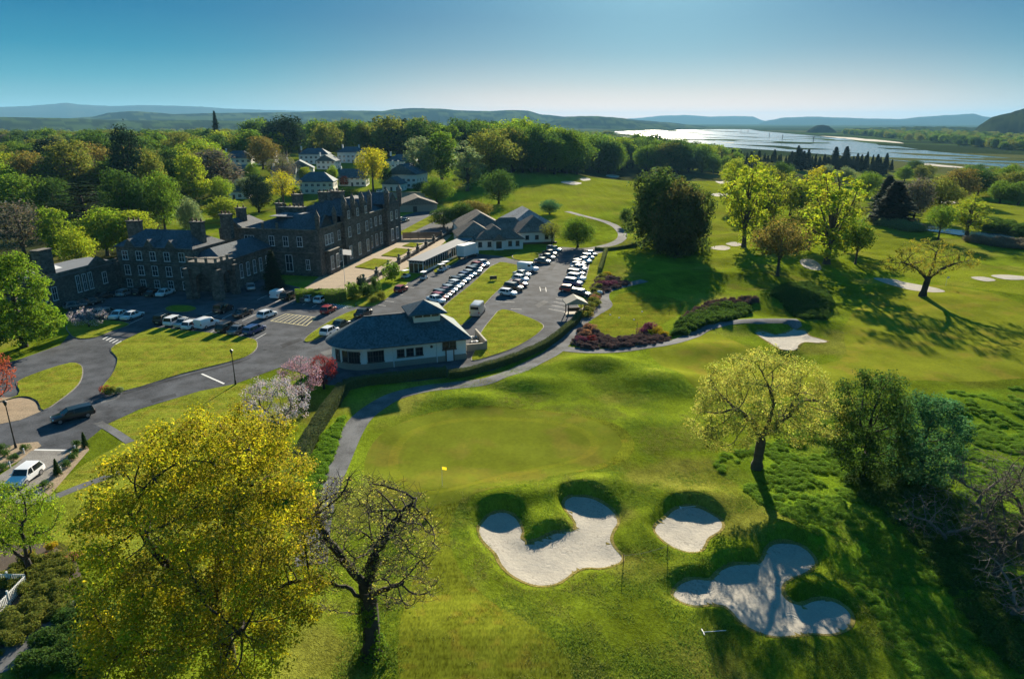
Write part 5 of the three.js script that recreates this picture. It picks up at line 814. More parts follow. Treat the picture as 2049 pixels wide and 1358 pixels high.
hero('red_acer_tree', 'coral red acer at the left picture edge beside the drive', -8, 818, grown({ seed: 51, points: 420, crown: [[0, 4.6, 0, 3.3, 3.2, 3]], kill: .6, step: .36, trunk: [[0, 0, 0], [0, 1.8, 0]], tip: .016, base: .2, leaf: { n: 18, clump: .5, size: .2 } }), M.barkDark, LEAF.coral, 0);
hero('cherry_tree', 'white blossoming cherry tree below the pavilion', 556, 866, grown({ seed: 61, points: 560, crown: [[0, 4.2, 0, 4.1, 3, 3.4], [-1.6, 5, -.4, 2.4, 2, 2]], kill: .6, step: .36, trunk: [[0, 0, 0], [.1, 1.5, 0]], arms: [[.9, [1.8, 3.6, 0]], [.9, [-1.8, 3.6, 0]]], tip: .016, base: .22, leaf: { n: 34, clump: .5, size: .15 } }), M.barkDark, LEAF.blossom, 0);
hero('cherry_tree', 'pink blossoming cherry tree between the white cherry and the red acer', 606, 808, grown({ seed: 62, points: 380, crown: [[0, 4, 0, 2.9, 2.6, 2.6]], kill: .6, step: .36, trunk: [[0, 0, 0], [0, 1.4, 0]], tip: .016, base: .18, leaf: { n: 34, clump: .5, size: .15 } }), M.barkDark, LEAF.pink, 0);
hero('red_acer_tree', 'dark red acer beside the round end of the white pavilion', 648, 778, grown({ seed: 63, points: 300, crown: [[0, 2.9, 0, 2.2, 2.2, 2]], kill: .5, step: .32, trunk: [[0, 0, 0], [0, 1, 0]], tip: .014, base: .14, leaf: { n: 30, clump: .45, size: .15 } }), M.barkDark, LEAF.maroon, 0);
hero('broadleaf_tree', 'dark green bushy tree on the overgrown slope right of the pale oak', 1722, 962, grown({ seed: 71, points: 900, crown: [[0, 8.4, 0, 3.9, 4, 3.6], [.4, 4, 0, 4.1, 3.2, 3.6]], kill: .7, step: .4, trunk: [[0, 0, 0], [.2, 2.5, 0], [0, 6, 0]], tip: .02, base: .34, leaf: { n: 64, clump: .75, size: .21 } }), M.barkDark, LEAF.deep, 0);
hero('broadleaf_tree', 'blue green rounded tree on the overgrown slope', 1836, 968, grown({ seed: 72, points: 820, crown: [[0, 6.4, 0, 3.7, 3.6, 3.4], [.3, 3, 0, 4, 2.8, 3.4]], kill: .7, step: .4, trunk: [[0, 0, 0], [0, 4, 0]], tip: .02, base: .3, leaf: { n: 66, clump: .75, size: .21 } }), M.barkDark, LEAF.teal, 0);
const bareA = grown({ seed: 81, points: 520, crown: [[0, 6.4, 0, 3.2, 4.2, 3], [1.4, 4, 0, 2.8, 2.6, 2.4]], kill: .5, step: .32, trunk: [[0, 0, 0], [.3, 2.4, 0], [.1, 5, 0]], arms: [[.6, [-1.6, 5.6, 0]], [.7, [2.2, 5, .3]]], tip: .014, base: .26, wiggle: .8, twigs: 2, leaf: { n: 3, clump: .4, size: .09 }, skip: .4 });
const bareB = grown({ seed: 82, points: 330, crown: [[0, 3.4, 0, 4.4, 2.4, 3], [-1.5, 2.6, 0, 3.6, 1.8, 2.6]], kill: .46, step: .3, trunk: [[0, 0, 0], [-.4, 1.2, 0]], arms: [[.8, [-3.4, 3, 0]], [.9, [2.8, 3.4, 0]]], tip: .013, base: .18, wiggle: .8, twigs: 1 });
hero('bare_tree', 'leafless grey tree near the right picture edge', 1985, 1165, bareA, M.bark, LEAF.olive, 0);
hero('bare_tree', 'leafless slim tree cut by the right picture edge', 2040, 1110, bareA, M.bark, LEAF.olive, 2.2);
hero('bare_thorn', 'tangled leafless thorn bush on the overgrown slope', 1895, 1090, bareB, M.barkPale, null, 0);
hero('bare_thorn', 'tangled pale thorn bush low at the right edge', 2020, 1235, bareB, M.barkPale, null, 1.6);
hero('bare_thorn', 'leafless thorn bush just right of the blue green tree', 1955, 1010, bareB, M.barkPale, null, 3.4);
{ // ivy on the trunk of the old oak
  const g = scene.getObjectByName('bare_oak_tree'), L = new Leaves(88), r = L.r; for (let k = 0; k < 2600; k++) { const y = 5.2 * Math.pow(r(), 1.3), a = r() * 6.283, w = (.62 + .75 * Math.exp(-y * 1.3) + .12 * fbm(a * 2, y * 2, 2)) * (.85 + .3 * r()); if (fbm(a * 1.2 + 3, y * .8, 3) < .42 && y > 1) continue; L.add(.1 + Math.cos(a) * w, y, Math.sin(a) * w, Math.cos(a) + (r() - .5), .3 + (r() - .5), Math.sin(a) + (r() - .5), .17, .9); }
  part('ivy', L.geo(), LEAF.green, g);
}
// white shrub by the forecourt
hero('blossom_shrub', 'white flowering shrub beside the maple and the forecourt', 178, 655, grown({ seed: 91, points: 260, crown: [[0, 2.2, 0, 3.6, 1.8, 2.6]], kill: .6, step: .36, trunk: [[0, 0, 0], [0, .6, 0]], tip: .016, base: .12, leaf: { n: 16, clump: .45, size: .2 } }), M.barkDark, LEAF.blossom, 0);
// ---------- vehicles ----------
const paint = (rgb, metal = .15) => mat(rgb, .28, { metalness: metal, clearcoat: .5, clearcoatRoughness: .1 });
const PAINT = { white: paint([.72, .73, .74], 0), silver: paint([.42, .44, .46], .5), grey: paint([.13, .14, .15], .4), black: paint([.012, .013, .016]), blue: paint([.02, .055, .17]), red: paint([.32, .018, .018]), maroon: paint([.11, .012, .02]), green: paint([.015, .04, .03]), teal: paint([.02, .09, .13]) };
M.carGlass = mat([.012, .016, .02], .05, { specularIntensity: 1 }); M.tyre = mat([.018, .018, .018], .9); M.rim = mat([.4, .4, .42], .35, { metalness: .8 }); M.headlight = mat([.7, .72, .75], .1); M.taillight = mat([.35, .01, .01], .2); M.plastic = mat([.03, .03, .032], .7); M.plate = mat([.7, .68, .45], .5);
// cross sections along the car from tail (x < 0) to nose: [x, half width, bottom, shoulder height]
function skin(sections, cap = true) { // each section is a ring of [y, z] on the right side, mirrored
  const V = [], rings = sections.map(([x, prof]) => { const right = prof.map(([y, z]) => [x, y, z]), left = prof.slice().reverse().map(([y, z]) => [x, y, -z]); return right.concat(left); });
  for (let k = 0; k < rings.length - 1; k++) for (let s = 0; s < rings[k].length; s++) { const n = (s + 1) % rings[k].length; V.push(...quad(rings[k][s], rings[k][n], rings[k + 1][n], rings[k + 1][s])); }
  if (cap) for (const [r, f] of [[rings[0], 1], [rings[rings.length - 1], 0]]) for (let s = 1; s < r.length - 1; s++) V.push(...(f ? [r[0], r[s + 1], r[s]] : [r[0], r[s], r[s + 1]]));
  return toCreasedNormals(tri(V), .7);
}
function carPattern(kind) {
  const L = { hatch: 4.0, saloon: 4.6, estate: 4.7, suv: 4.55, cabrio: 4.1 }[kind], W = kind === 'suv' ? .93 : .88, top = kind === 'suv' ? 1.7 : kind === 'cabrio' ? 1.4 : 1.47, belt = kind === 'suv' ? 1.05 : .92, sill = kind === 'suv' ? .3 : .22, h = L / 2;
  const ring = (w, b, s) => [[b, w * .82], [b + .12, w], [lerp(b, s, .62), w * 1.01], [s - .05, w * .96], [s, w * .86]];
  const nose = belt - .2, hood = belt - .02;
  const lower = [[-h, ring(W * .86, sill + .12, belt - .12)], [-h + .1, ring(W * .96, sill + .04, belt - .02)], [-h + .6, ring(W, sill, belt)], [0, ring(W, sill, belt)], [h - 1.25, ring(W, sill, belt)], [h - 1.1, ring(W, sill, hood)], [h - .35, ring(W * .97, sill, nose + .06)], [h - .08, ring(W * .88, sill + .05, nose - .08)], [h, ring(W * .74, sill + .14, nose - .25)]];
  const body = [skin(lower)];
  const tail = { hatch: -h + .12, saloon: -h + .85, estate: -h + .1, suv: -h + .14, cabrio: -h + .7 }[kind], rearTop = { hatch: -h + .55, saloon: -h + 1.45, estate: -h + .35, suv: -h + .4, cabrio: -h + 1.2 }[kind], frontTop = .35, screen = h - 1.18;
  const g = (w0, y) => { const w1 = w0 * .8; return [[belt - .04, w0], [lerp(belt, y, .5), lerp(w0, w1, .45)], [y, w1]]; };
  const glass = skin([[tail, g(W * .88, belt + .02)], [rearTop, g(W * .95, top - .06)], [lerp(rearTop, frontTop, .5), g(W * .96, top - .03)], [frontTop, g(W * .95, top - .06)], [screen, g(W * .88, belt + .02)]]);
  const rw = W * .78, roof = skin([[rearTop - .06, [[top - .07, rw], [top - .03, rw * .96]]], [lerp(rearTop, frontTop, .5), [[top - .05, rw * 1.02], [top + .01, rw * .94]]], [frontTop + .06, [[top - .07, rw], [top - .03, rw * .96]]]]);
  const pillars = []; for (const s of [-1, 1]) { const P = (x0, y0, z0, x1, y1, z1, t) => { const l = Math.hypot(x1 - x0, y1 - y0, z1 - z0), q = new THREE.BoxGeometry(t, l, .05); q.applyQuaternion(new THREE.Quaternion().setFromUnitVectors(new THREE.Vector3(0, 1, 0), new THREE.Vector3(x1 - x0, y1 - y0, z1 - z0).normalize())); q.translate((x0 + x1) / 2, (y0 + y1) / 2, (z0 + z1) / 2); return q; }; pillars.push(P(screen - .02, belt, s * W * .88, frontTop, top - .05, s * W * .77, .09), P(-.1, belt, s * W * .965, -.15, top - .04, s * W * .78, .08), P(tail + .08, belt, s * W * .9, rearTop, top - .05, s * W * .77, .14)); }
  const wheel = new THREE.CylinderGeometry(.32, .32, .22, 16).rotateX(Math.PI / 2), rim = new THREE.CylinderGeometry(.2, .21, .235, 10).rotateX(Math.PI / 2), wx = h - .82;
  return { L, W, body: merge(body), roof: merge([roof, ...pillars]), glass, wheel, rim, wheels: [[wx, 1], [wx, -1], [-wx + .1, 1], [-wx + .1, -1]].map(([x, s]) => [x, .32, s * (W - .08)]), lights: [[h - .2, nose - .08, W * .72]], tails: [[-h + .06, belt - .2, W * .74]], nose, belt, sill, h };
}
const CARP = Object.fromEntries(['hatch', 'saloon', 'estate', 'suv', 'cabrio'].map((k) => [k, carPattern(k)])), lampG = new RoundedBoxGeometry(.2, .14, .3, 2, .05), tailG = new RoundedBoxGeometry(.1, .22, .26, 2, .04), plateG = B(.03, .11, .5), mirrorG = new RoundedBoxGeometry(.12, .12, .2, 2, .04);
function makeCar(kind, paintName, label, group, x, z, heading) {
  const c = CARP[kind], g = thing('parked_car', label, 'car', group, on(x, z, .022), heading), m = PAINT[paintName];
  part('body', c.body, m, g); part('roof', c.roof, kind === 'cabrio' ? M.plastic : m, g); part('windows', c.glass, M.carGlass, g);
  for (const p of c.wheels) { const w = part('wheel', c.wheel, M.tyre, g); w.position.set(...p); part('rim', c.rim, M.rim, w); }
  for (const s of [-1, 1]) { for (const p of c.lights) part('headlight', lampG, M.headlight, g).position.set(p[0], p[1], p[2] * s); for (const p of c.tails) part('taillight', tailG, M.taillight, g).position.set(p[0], p[1], p[2] * s); part('mirror', mirrorG, m, g).position.set(c.h - 1.35, c.belt + .06, s * (c.W + .08)); }
  for (const s of [-1, 1]) part('number_plate', plateG, M.plate, g).position.set(s * (c.h + (s < 0 ? .01 : -.01)), .5, 0);
  return g;
}
// a car between two picture points (tail, nose); kept at its true length
function car(tail, nose, kind, colour, label, group) { const a = spot(...tail), b = spot(...nose); makeCar(kind, colour, label, group, (a[0] + b[0]) / 2, (a[2] + b[2]) / 2, Math.atan2(-(b[2] - a[2]), b[0] - a[0])); }
const words = { hatch: 'hatchback', saloon: 'saloon', estate: 'estate car', suv: 'tall off-roader', cabrio: 'soft-top' }, nth = ['first', 'second', 'third', 'fourth', 'fifth', 'sixth', 'seventh', 'eighth', 'ninth', 'tenth', 'eleventh', 'twelfth', 'thirteenth', 'fourteenth', 'fifteenth', 'sixteenth'];
function row(list, half, where, group) { list.forEach(([u, v, kind, colour], k) => { const j = (hash2(Math.round(u * 7), k) - .5) * 5, a = (hash2(k, Math.round(v * 5)) - .5) * 1.6; car([u - half[0] + j, v - half[1] - a + j * half[1] / half[0]], [u + half[0] + j, v + half[1] + a + j * half[1] / half[0]], kind, colour, `${colour} ${words[kind]}, ${nth[k]} ${where}`, group); }); }
{
  const kinds = ['saloon', 'hatch', 'estate', 'saloon', 'hatch', 'saloon', 'hatch', 'estate', 'saloon', 'hatch', 'hatch', 'suv', 'saloon', 'hatch', 'saloon'], cols = ['white', 'red', 'grey', 'maroon', 'silver', 'grey', 'white', 'black', 'silver', 'blue', 'silver', 'grey', 'teal', 'red', 'white'];
  row(kinds.map((k, i) => [lerp(871, 966, i / 14), lerp(604, 531, i / 14), k, cols[i]]), [19, 4.6], 'from the pavilion in the long row left of the grass bank', 'cars in the row left of the grass bank');
}
row([[1018, 591, 'hatch', 'white'], [1026, 580, 'suv', 'black'], [1036, 572, 'saloon', 'maroon'], [1040, 562, 'hatch', 'white'], [1047, 553, 'saloon', 'silver']], [18.5, 2.4], 'from the near end of the row right of the grass bank', 'cars in the row right of the grass bank');
row([[1085, 526, 'saloon', 'teal'], [1096, 518, 'saloon', 'grey'], [1099, 510, 'saloon', 'black'], [1108, 502, 'estate', 'silver']], [15, 2], 'from the front in the short row by the spa', 'cars in the short row by the spa');
row([[1136, 583, 'hatch', 'red'], [1147, 571, 'suv', 'blue'], [1152, 561, 'suv', 'white'], [1154, 551, 'estate', 'black'], [1159, 541, 'saloon', 'silver'], [1160, 536, 'hatch', 'white'], [1158, 530, 'hatch', 'grey'], [1168, 525, 'saloon', 'white'], [1175, 518, 'hatch', 'silver'], [1179, 511, 'saloon', 'grey']], [17, 2.4], 'from the near end of the row beside the right hand verge', 'cars in the row beside the right hand verge');
car([1152, 590], [1174, 594], 'estate', 'black', 'black estate car nose to tail with the red hatchback by the verge', 'cars in the row beside the right hand verge');
// forecourt
row([[326, 645, 'suv', 'black'], [352, 648, 'suv', 'white'], [371, 651, 'saloon', 'silver'], [386, 655, 'hatch', 'white'], [455, 661, 'suv', 'black'], [479, 665, 'saloon', 'grey'], [507, 666, 'estate', 'blue']], [16, -7], 'from the left in the front row above the big lawn', 'cars in the forecourt row above the big lawn');
row([[216, 632, 'suv', 'grey'], [238, 636, 'saloon', 'white'], [264, 637, 'saloon', 'white']], [17, -6], 'from the left in the trio beside the white flowering shrub', 'cars beside the white flowering shrub');
row([[253, 590, 'hatch', 'silver'], [283, 588, 'suv', 'black'], [307, 591, 'saloon', 'black'], [330, 591, 'saloon', 'white']], [15, -5], 'from the left along the mansion wall', 'cars along the mansion wall');
row([[148, 617, 'hatch', 'grey'], [167, 613, 'saloon', 'black'], [186, 608, 'saloon', 'black'], [210, 597, 'saloon', 'black']], [16, -3], 'from the left in the shade beside the low mansion wing', 'cars beside the low mansion wing');
car([432, 630], [462, 617], 'suv', 'black', 'black off-roader alone in the middle of the forecourt', 'cars in the middle of the forecourt');
car([471, 638], [502, 625], 'saloon', 'black', 'low black saloon right of the lone off-roader in the forecourt', 'cars in the middle of the forecourt');
car([519, 640], [550, 629], 'hatch', 'white', 'white hatchback beside the yellow hatched box', 'cars in the middle of the forecourt');
car([504, 587], [499, 571], 'hatch', 'silver', 'silver hatchback nose in against the mansion hall', 'cars near the terrace hedge');
car([566, 603], [592, 593], 'suv', 'black', 'black car beside the small white van at the terrace hedge', 'cars near the terrace hedge');
car([609, 607], [634, 596], 'hatch', 'white', 'white hatchback below the terrace hedge, left of two', 'cars near the terrace hedge');
car([631, 610], [656, 599], 'hatch', 'white', 'white hatchback below the terrace hedge, right of two', 'cars near the terrace hedge');
car([644, 632], [670, 618], 'hatch', 'red', 'red hatchback between the hatched box and the grass divider', 'cars near the terrace hedge');
car([643, 676], [675, 660], 'hatch', 'white', 'white hatchback at the kerb behind the pavilion', 'cars parked along the grass divider');
car([667, 662], [696, 648], 'saloon', 'green', 'dark green saloon at the kerb behind the pavilion', 'cars parked along the grass divider');
car([714, 638], [740, 625], 'saloon', 'black', 'black saloon at the far end of the grass divider', 'cars parked along the grass divider');
car([790, 589], [815, 577], 'hatch', 'red', 'red hatchback waiting on the upper lane by the hedge verge', 'cars near the terrace hedge');
car([186, 828], [105, 848], 'estate', 'black', 'dark blue black estate car driving along the lower drive');
car([76, 942], [26, 980], 'hatch', 'white', 'white hatchback with dark windscreen on the paved driveway at far left');
row([[800, 442, 'hatch', 'silver'], [812, 443, 'saloon', 'grey']], [9, -3], 'from the left in the service yard behind the mansion', 'cars in the service yard');
car([752, 386], [768, 384], 'hatch', 'white', 'white car under the golden oak in the village');
// vans and the box lorry
function van(tail, nose, label, o = {}) {
  const a = spot(...tail), b = spot(...nose), g = thing(o.name ?? 'delivery_van', label, 'van', o.group, on((a[0] + b[0]) / 2, (a[2] + b[2]) / 2, .022), Math.atan2(-(b[2] - a[2]), b[0] - a[0])), L = o.L ?? 5.4, H = o.H ?? 2.35, W = .98, h = L / 2, m = o.m ?? PAINT.white, s = o.small ? 1 : 0;
  const ring = (w, y0, y1) => [[y0, w * .95], [y0 + .15, w], [lerp(y0, y1, .6), w], [y1 - .15, w * .95], [y1, w * .8]], belt = s ? 1.0 : 1.15;
  part('body', skin([[-h, ring(W * .95, .35, H - .05)], [-h + .15, ring(W, .3, H)], [h - 2.1, ring(W, .3, H)], [h - 1.75, ring(W * .99, .3, H - .06)], [h - 1.0, ring(W * .97, .3, belt + .1)], [h - .3, ring(W * .95, .3, belt - .08)], [h, ring(W * .82, .38, belt - .35)]]), m, g);
  const tilt = Math.atan2(.75, H - belt - .2); part('windscreen', B(.05, Math.hypot(.7, H - belt - .35), W * 1.6, h - 1.3, (H + belt) / 2 + .06, 0, 0, 0, tilt), M.carGlass, g);
  for (const z of [-1, 1]) { part('side_window', B(.75, .5, .03, h - 1.95, H - .62, z * (W * .985)), M.carGlass, g); part('headlight', lampG, M.headlight, g).position.set(h - .12, belt - .3, z * .68); part('taillight', tailG, M.taillight, g).position.set(-h, 1, z * .85); }
  if (!s) part('rear_window', B(.03, .55, 1.5, -h - .01, H - .65, 0), M.carGlass, g);
  const wheel = CARP.hatch.wheel; for (const [x, z] of [[h - 1, .88], [h - 1, -.88], [-h + 1, .88], [-h + 1, -.88]]) { const w = part('wheel', wheel, M.tyre, g); w.position.set(x, .34, z); part('rim', CARP.hatch.rim, M.rim, w); }
  return g;
}
van([946, 640], [966, 617], 'grey and white van parked on the ramp between the two lawns', { m: PAINT.silver, H: 2.5, L: 5.6 });
van([1042, 541], [1072, 544], 'white panel van at the far end of the row right of the bank', { H: 2.2, L: 5.2 });
van([397, 660], [432, 648], 'small white van in the front row above the big lawn', { small: true, H: 1.85, L: 4.4 });
van([545, 601], [572, 589], 'small white van with dark markings beside the terrace hedge', { small: true, H: 1.85, L: 4.3 });
{
  const p = spot(936, 515), g = thing('box_lorry', 'pale box lorry parked beside the glazed corridor', 'lorry', null, on(p[0], p[2], .022), 60 * DEG);
  part('cargo_box', boxUV(new RoundedBoxGeometry(6, 2.9, 2.4, 2, .06).translate(-.6, 2.3, 0)), M.white, g); part('chassis', B(7.4, .3, 1.2, -.2, .7, 0), M.plastic, g); part('cab', skin([[2.5, [[.5, 1.05], [1.5, 1.1], [2.5, 1]]], [3.4, [[.5, 1.05], [1.5, 1.1], [2.4, .95]]], [3.9, [[.55, 1], [1.4, 1.05], [1.5, .95]]]]), PAINT.white, g); part('windscreen', B(.05, .9, 1.7, 3.72, 1.95, 0, 0, 0, .5), M.carGlass, g);
  for (const [x, z] of [[2.9, .95], [2.9, -.95], [-2.6, .95], [-2.6, -.95]]) { const w = part('wheel', CARP.hatch.wheel, M.tyre, g); w.position.set(x, .42, z); w.scale.setScalar(1.3); part('rim', CARP.hatch.rim, M.rim, w); }
}
// golf buggies
function buggy(u, v, turn, label) {
  const p = spot(u, v), g = thing('golf_buggy', label, 'golf buggy', 'golf buggies by the glazed corridor', on(p[0], p[2], .022), turn * DEG);
  part('body', [skin([[-1.1, [[.3, .55], [.75, .55]]], [-.2, [[.25, .58], [.6, .56]]], [.5, [[.25, .58], [.45, .56]]], [.8, [[.25, .58], [.85, .5]]], [1.2, [[.3, .5], [.65, .42]]]])], M.frame, g); part('canopy', new RoundedBoxGeometry(1.9, .09, 1.15, 2, .04).translate(-.1, 1.85, 0), M.frame, g);
  for (const [x, z] of [[.75, .5], [.75, -.5], [-.95, .5], [-.95, -.5]]) part('post', CYL(.025, .025, 1.15, 6, x, 1.27, z), M.black, g);
  part('seat', [new RoundedBoxGeometry(.5, .15, 1, 2, .05).translate(-.3, .72, 0), new RoundedBoxGeometry(.12, .45, 1, 2, .05).translate(-.56, .98, 0)], M.plastic, g);
  for (const [x, z] of [[.8, .5], [.8, -.5], [-.75, .5], [-.75, -.5]]) { const w = part('wheel', new THREE.CylinderGeometry(.22, .22, .18, 12).rotateX(Math.PI / 2), M.tyre, g); w.position.set(x, .22, z); }
}
buggy(812, 556, 60, 'white golf buggy behind the round shrub by the glazed corridor'); buggy(848, 559, 75, 'dark golf buggy standing alone on the lane by the glazed corridor'); buggy(884, 543, 50, 'golf buggy nearest the glazed corridor lawn'); buggy(892, 538, 50, 'second golf buggy parked close behind the nearest one');
// ---------- hedges, shrubs and beds ----------
M.hedgeCore = mat([.11, .13, .04], 1, { specularIntensity: 0 });
function hedge(px, w, h, leaf, label, dens = 70, name = 'hedge', size = .14) {
  const line = px.map(([u, v]) => { const p = spot(u, v); return [p[0], p[2]]; }), c = new THREE.CatmullRomCurve3(line.map(([x, z]) => new THREE.Vector3(x, 0, z)), false, 'centripetal'), len = c.getLength(), n = Math.ceil(len / .6), pts = c.getSpacedPoints(n), S = [], L = new Leaves(Math.round(px[0][0] * 7)), r = L.r;
  const ring = pts.map((p, k) => { const t = c.getTangentAt(k / n), nx = -t.z, nz = t.x, q = 1 + .12 * (fbm(k * .7, 3, 2) - .5), y = ground(p.x, p.z); return [[-w / 2, -.1], [-w / 2 * .95 * q, h * .9 * q], [w / 2 * .95 * q, h * .9 * q], [w / 2, -.1]].map(([a, b]) => [p.x + nx * a * .86, y + b, p.z + nz * a * .86]); });
  for (let k = 0; k < n; k++) for (let s = 0; s < 3; s++) S.push(...quad(ring[k][s], ring[k + 1][s], ring[k + 1][s + 1], ring[k][s + 1])); for (const q of [ring[0], ring[n]]) S.push(...quad(q[0], q[1], q[2], q[3]));
  const o = [line[0][0], ground(...line[0]), line[0][1]], g = thing(name, label, 'hedge', null, o), core = tri(S); core.translate(-o[0], -o[1], -o[2]);
  part('stems', core, M.hedgeCore, g);
  const N = Math.round(len * (w + 2 * h) * dens); for (let k = 0; k < N; k++) { const t = r(), p = c.getPointAt(t), d = c.getTangentAt(t), nx = -d.z, nz = d.x, s = r() * (w + 2 * h), y = ground(p.x, p.z), j = (r() - .3) * .14, bump = 1 + .1 * (fbm(t * len * .8, 7, 3) - .5) * 2; let a, b, nn; if (s < h) { a = -w / 2 - j; b = s * bump; nn = [-nx, .3, -nz]; } else if (s < h + w) { a = s - h - w / 2; b = h * bump + j; nn = [0, 1, 0]; } else { a = w / 2 + j; b = (s - h - w) * bump; nn = [nx, .3, nz]; } L.add(p.x + nx * a - o[0], y + b - o[1], p.z + nz * a - o[2], nn[0] + (r() - .5), nn[1] + (r() - .5), nn[2] + (r() - .5), size, 1); }
  part('foliage', L.geo(), LEAF[leaf], g); return g;
}
hedge([[897, 757], [930, 752], [980, 738], [1030, 722], [1080, 700], [1120, 674], [1150, 648], [1160, 632]], 1.0, 1.1, 'hedge', 'long clipped hedge curving between the car park road and the buggy path', 150);
hedge([[690, 780], [730, 770], [790, 764], [840, 757], [893, 752]], 1.1, 1.3, 'hedge', 'shaded hedge in front of the white pavilion', 130);
hedge([[688, 784], [668, 812], [650, 838], [632, 868], [612, 905], [596, 940]], 1.3, 1.4, 'hedge', 'hedge running down from the pavilion beside the buggy path', 190);
hedge([[1213, 503], [1208, 520], [1200, 545]], .9, 1.3, 'hedge', 'short hedge beside the far end of the right verge', 40);
hedge([[1190, 500], [1213, 501], [1260, 494], [1300, 484]], .7, .9, 'hedge', 'low hedge closing the far end of the car park', 40);
hedge([[592, 603], [630, 600], [665, 603], [690, 600]], 3, 2.2, 'green', 'thick dark hedge below the mansion terrace', 40, 'hedge', .22);
hedge([[600, 900], [585, 950], [570, 1000]], 2.5, 1.2, 'nettle', 'overgrown low bank below the hedge beside the buggy path', 50, 'bramble_bank', .2);
const sr = rng(321);
function shrub(u, v, w, h, leaf, label, group, name = 'shrub') { const p = spot(u, v), s = SHRUBP[Math.floor(sr() * 3)]; return plant(name, s, LEAF[leaf], label, 'shrub', group, p[0], p[2], w, h); }
[[707, 597, 3, 3.4, 'green'], [735, 594, 3.2, 3, 'deep'], [722, 588, 2.2, 4.2, 'conifer'], [752, 585, 1.9, 3.8, 'deep'], [760, 600, 2.6, 2, 'olive'], [786, 562, 4, 4.4, 'green'], [748, 606, 2, 1.6, 'olive']].forEach(([u, v, w, h, l], k) => shrub(u, v, w, h, l, ['broad green shrub first from the left below the terrace wall', 'round dark shrub second below the terrace wall', 'slim dark upright shrub below the terrace wall', 'narrow dark shrub before the terrace steps', 'low olive shrub at the tip of the verge', 'large round green shrub behind the golf buggy', 'smallest olive shrub at the verge kerb'][k], 'shrubs below the terrace wall'));
for (let k = 0; k < 9; k++) shrub(lerp(1205, 1174, k / 8), lerp(556, 634, k / 8), 2.3, 1.2, 'olive', `clipped olive dome shrub, ${nth[k]} from the top of the column beside the verge`, 'clipped domes beside the verge');
[[1212, 553, 2.6, 1.2, 'gorse'], [1205, 572, 3, 1.2, 'magenta'], [1226, 570, 3.2, 1, 'magenta'], [1235, 562, 2.4, 1, 'heather'], [1190, 600, 2.4, 1.2, 'orange'], [1196, 610, 2.2, 1, 'olive'], [1176, 632, 2, 1, 'gorse'], [1182, 622, 2.4, 1, 'heather'], [1218, 560, 2.6, 1.2, 'heather']].forEach(([u, v, w, h, l], k) => shrub(u, v, w, h, l, ['yellow gorse at the top of the upper flower bed', 'magenta flowering shrub in the upper flower bed, left one', 'magenta flowering shrub in the upper flower bed, right one', 'dull purple heather at the end of the upper bed', 'orange flowering shrub beside the buggy path bend', 'olive shrub below the orange one', 'yellow gorse at the lower tip of the upper bed', 'purple heather above the yellow tip gorse', 'purple heather beside the top gorse'][k], 'shrubs of the upper flower bed', 'flowering_shrub'));
[[1180, 660, 2.4, 1.3, 'orange'], [1170, 672, 2.2, 1.2, 'orange'], [1298, 662, 2.6, 1.6, 'magenta'], [1285, 668, 2.2, 1.3, 'magenta'], [1312, 666, 2.6, 1.2, 'gorse'], [1330, 672, 2, 1, 'gorse'], [1163, 684, 2.2, 1, 'magenta'], [1186, 682, 2, 1, 'maroon']].forEach(([u, v, w, h, l], k) => shrub(u, v, w, h, l, ['orange flowering shrub topmost in the lower flower bed', 'orange flowering shrub second in the lower flower bed', 'tall magenta shrub beside the yellow one in the lower bed', 'smaller magenta shrub left of the tall one', 'bright yellow gorse in the middle of the lower bed', 'small yellow gorse right of the brighter one', 'magenta shrub in the corner of the lower bed', 'dark red shrub in the lower bed'][k], 'shrubs of the lower flower bed', 'flowering_shrub'));
// ground cover that nobody could count
function cover(name, label, leaf, poly, count, w, h, seed, pats = SHRUBP, keep) {
  const r = rng(seed), bb = bounds(poly), o = new THREE.Object3D(), list = []; let guard = 0;
  while (list.length < count && guard++ < count * 30) { const x = lerp(bb[0], bb[1], r()), z = lerp(bb[2], bb[3], r()); if (inside(poly, x, z) && (!keep || keep(x, z, r))) list.push([x, z]); }
  const im = new THREE.InstancedMesh(pats[Math.floor(r() * pats.length)].crown, LEAF[leaf], list.length); im.name = numbered(name); im.castShadow = im.receiveShadow = true;
  list.forEach(([x, z], k) => { o.position.set(x, ground(x, z) - .05, z); o.rotation.y = r() * 6.283; const s = .6 + .8 * r(); o.scale.set(w / 1.9 * s, h / 1.3 * s, w / 1.9 * s); o.updateMatrix(); im.setMatrixAt(k, o.matrix); }); im.userData = { label, kind: 'stuff' }; scene.add(im);
}
const area = (px) => px.map(([u, v]) => { const p = spot(u, v); return [p[0], p[2]]; });
cover('heather_bed', 'dark purple heather filling the lower flower bed', 'heather', area([[1145, 690], [1160, 662], [1180, 652], [1200, 668], [1240, 678], [1290, 668], [1340, 676], [1345, 684], [1280, 692], [1180, 700]]), 260, 1.1, .6, 11);
cover('heather_bed', 'dark purple heather filling the upper flower bed', 'heather', area([[1192, 560], [1215, 548], [1235, 560], [1265, 568], [1240, 575], [1210, 585], [1195, 608], [1170, 636], [1168, 620]]), 160, 1.1, .6, 12);
cover('gorse_scrub', 'dark green gorse scrub along the bank above the buggy path', 'deep', area([[1340, 672], [1360, 648], [1400, 626], [1440, 612], [1490, 610], [1500, 625], [1470, 640], [1410, 652], [1370, 672]]), 560, 1.05, 1.0, 13);
cover('gorse_scrub', 'brown dead gorse on the bank above the buggy path', 'heather', area([[1360, 640], [1400, 615], [1450, 602], [1510, 598], [1520, 606], [1450, 616], [1400, 634]]), 180, .9, .9, 14);
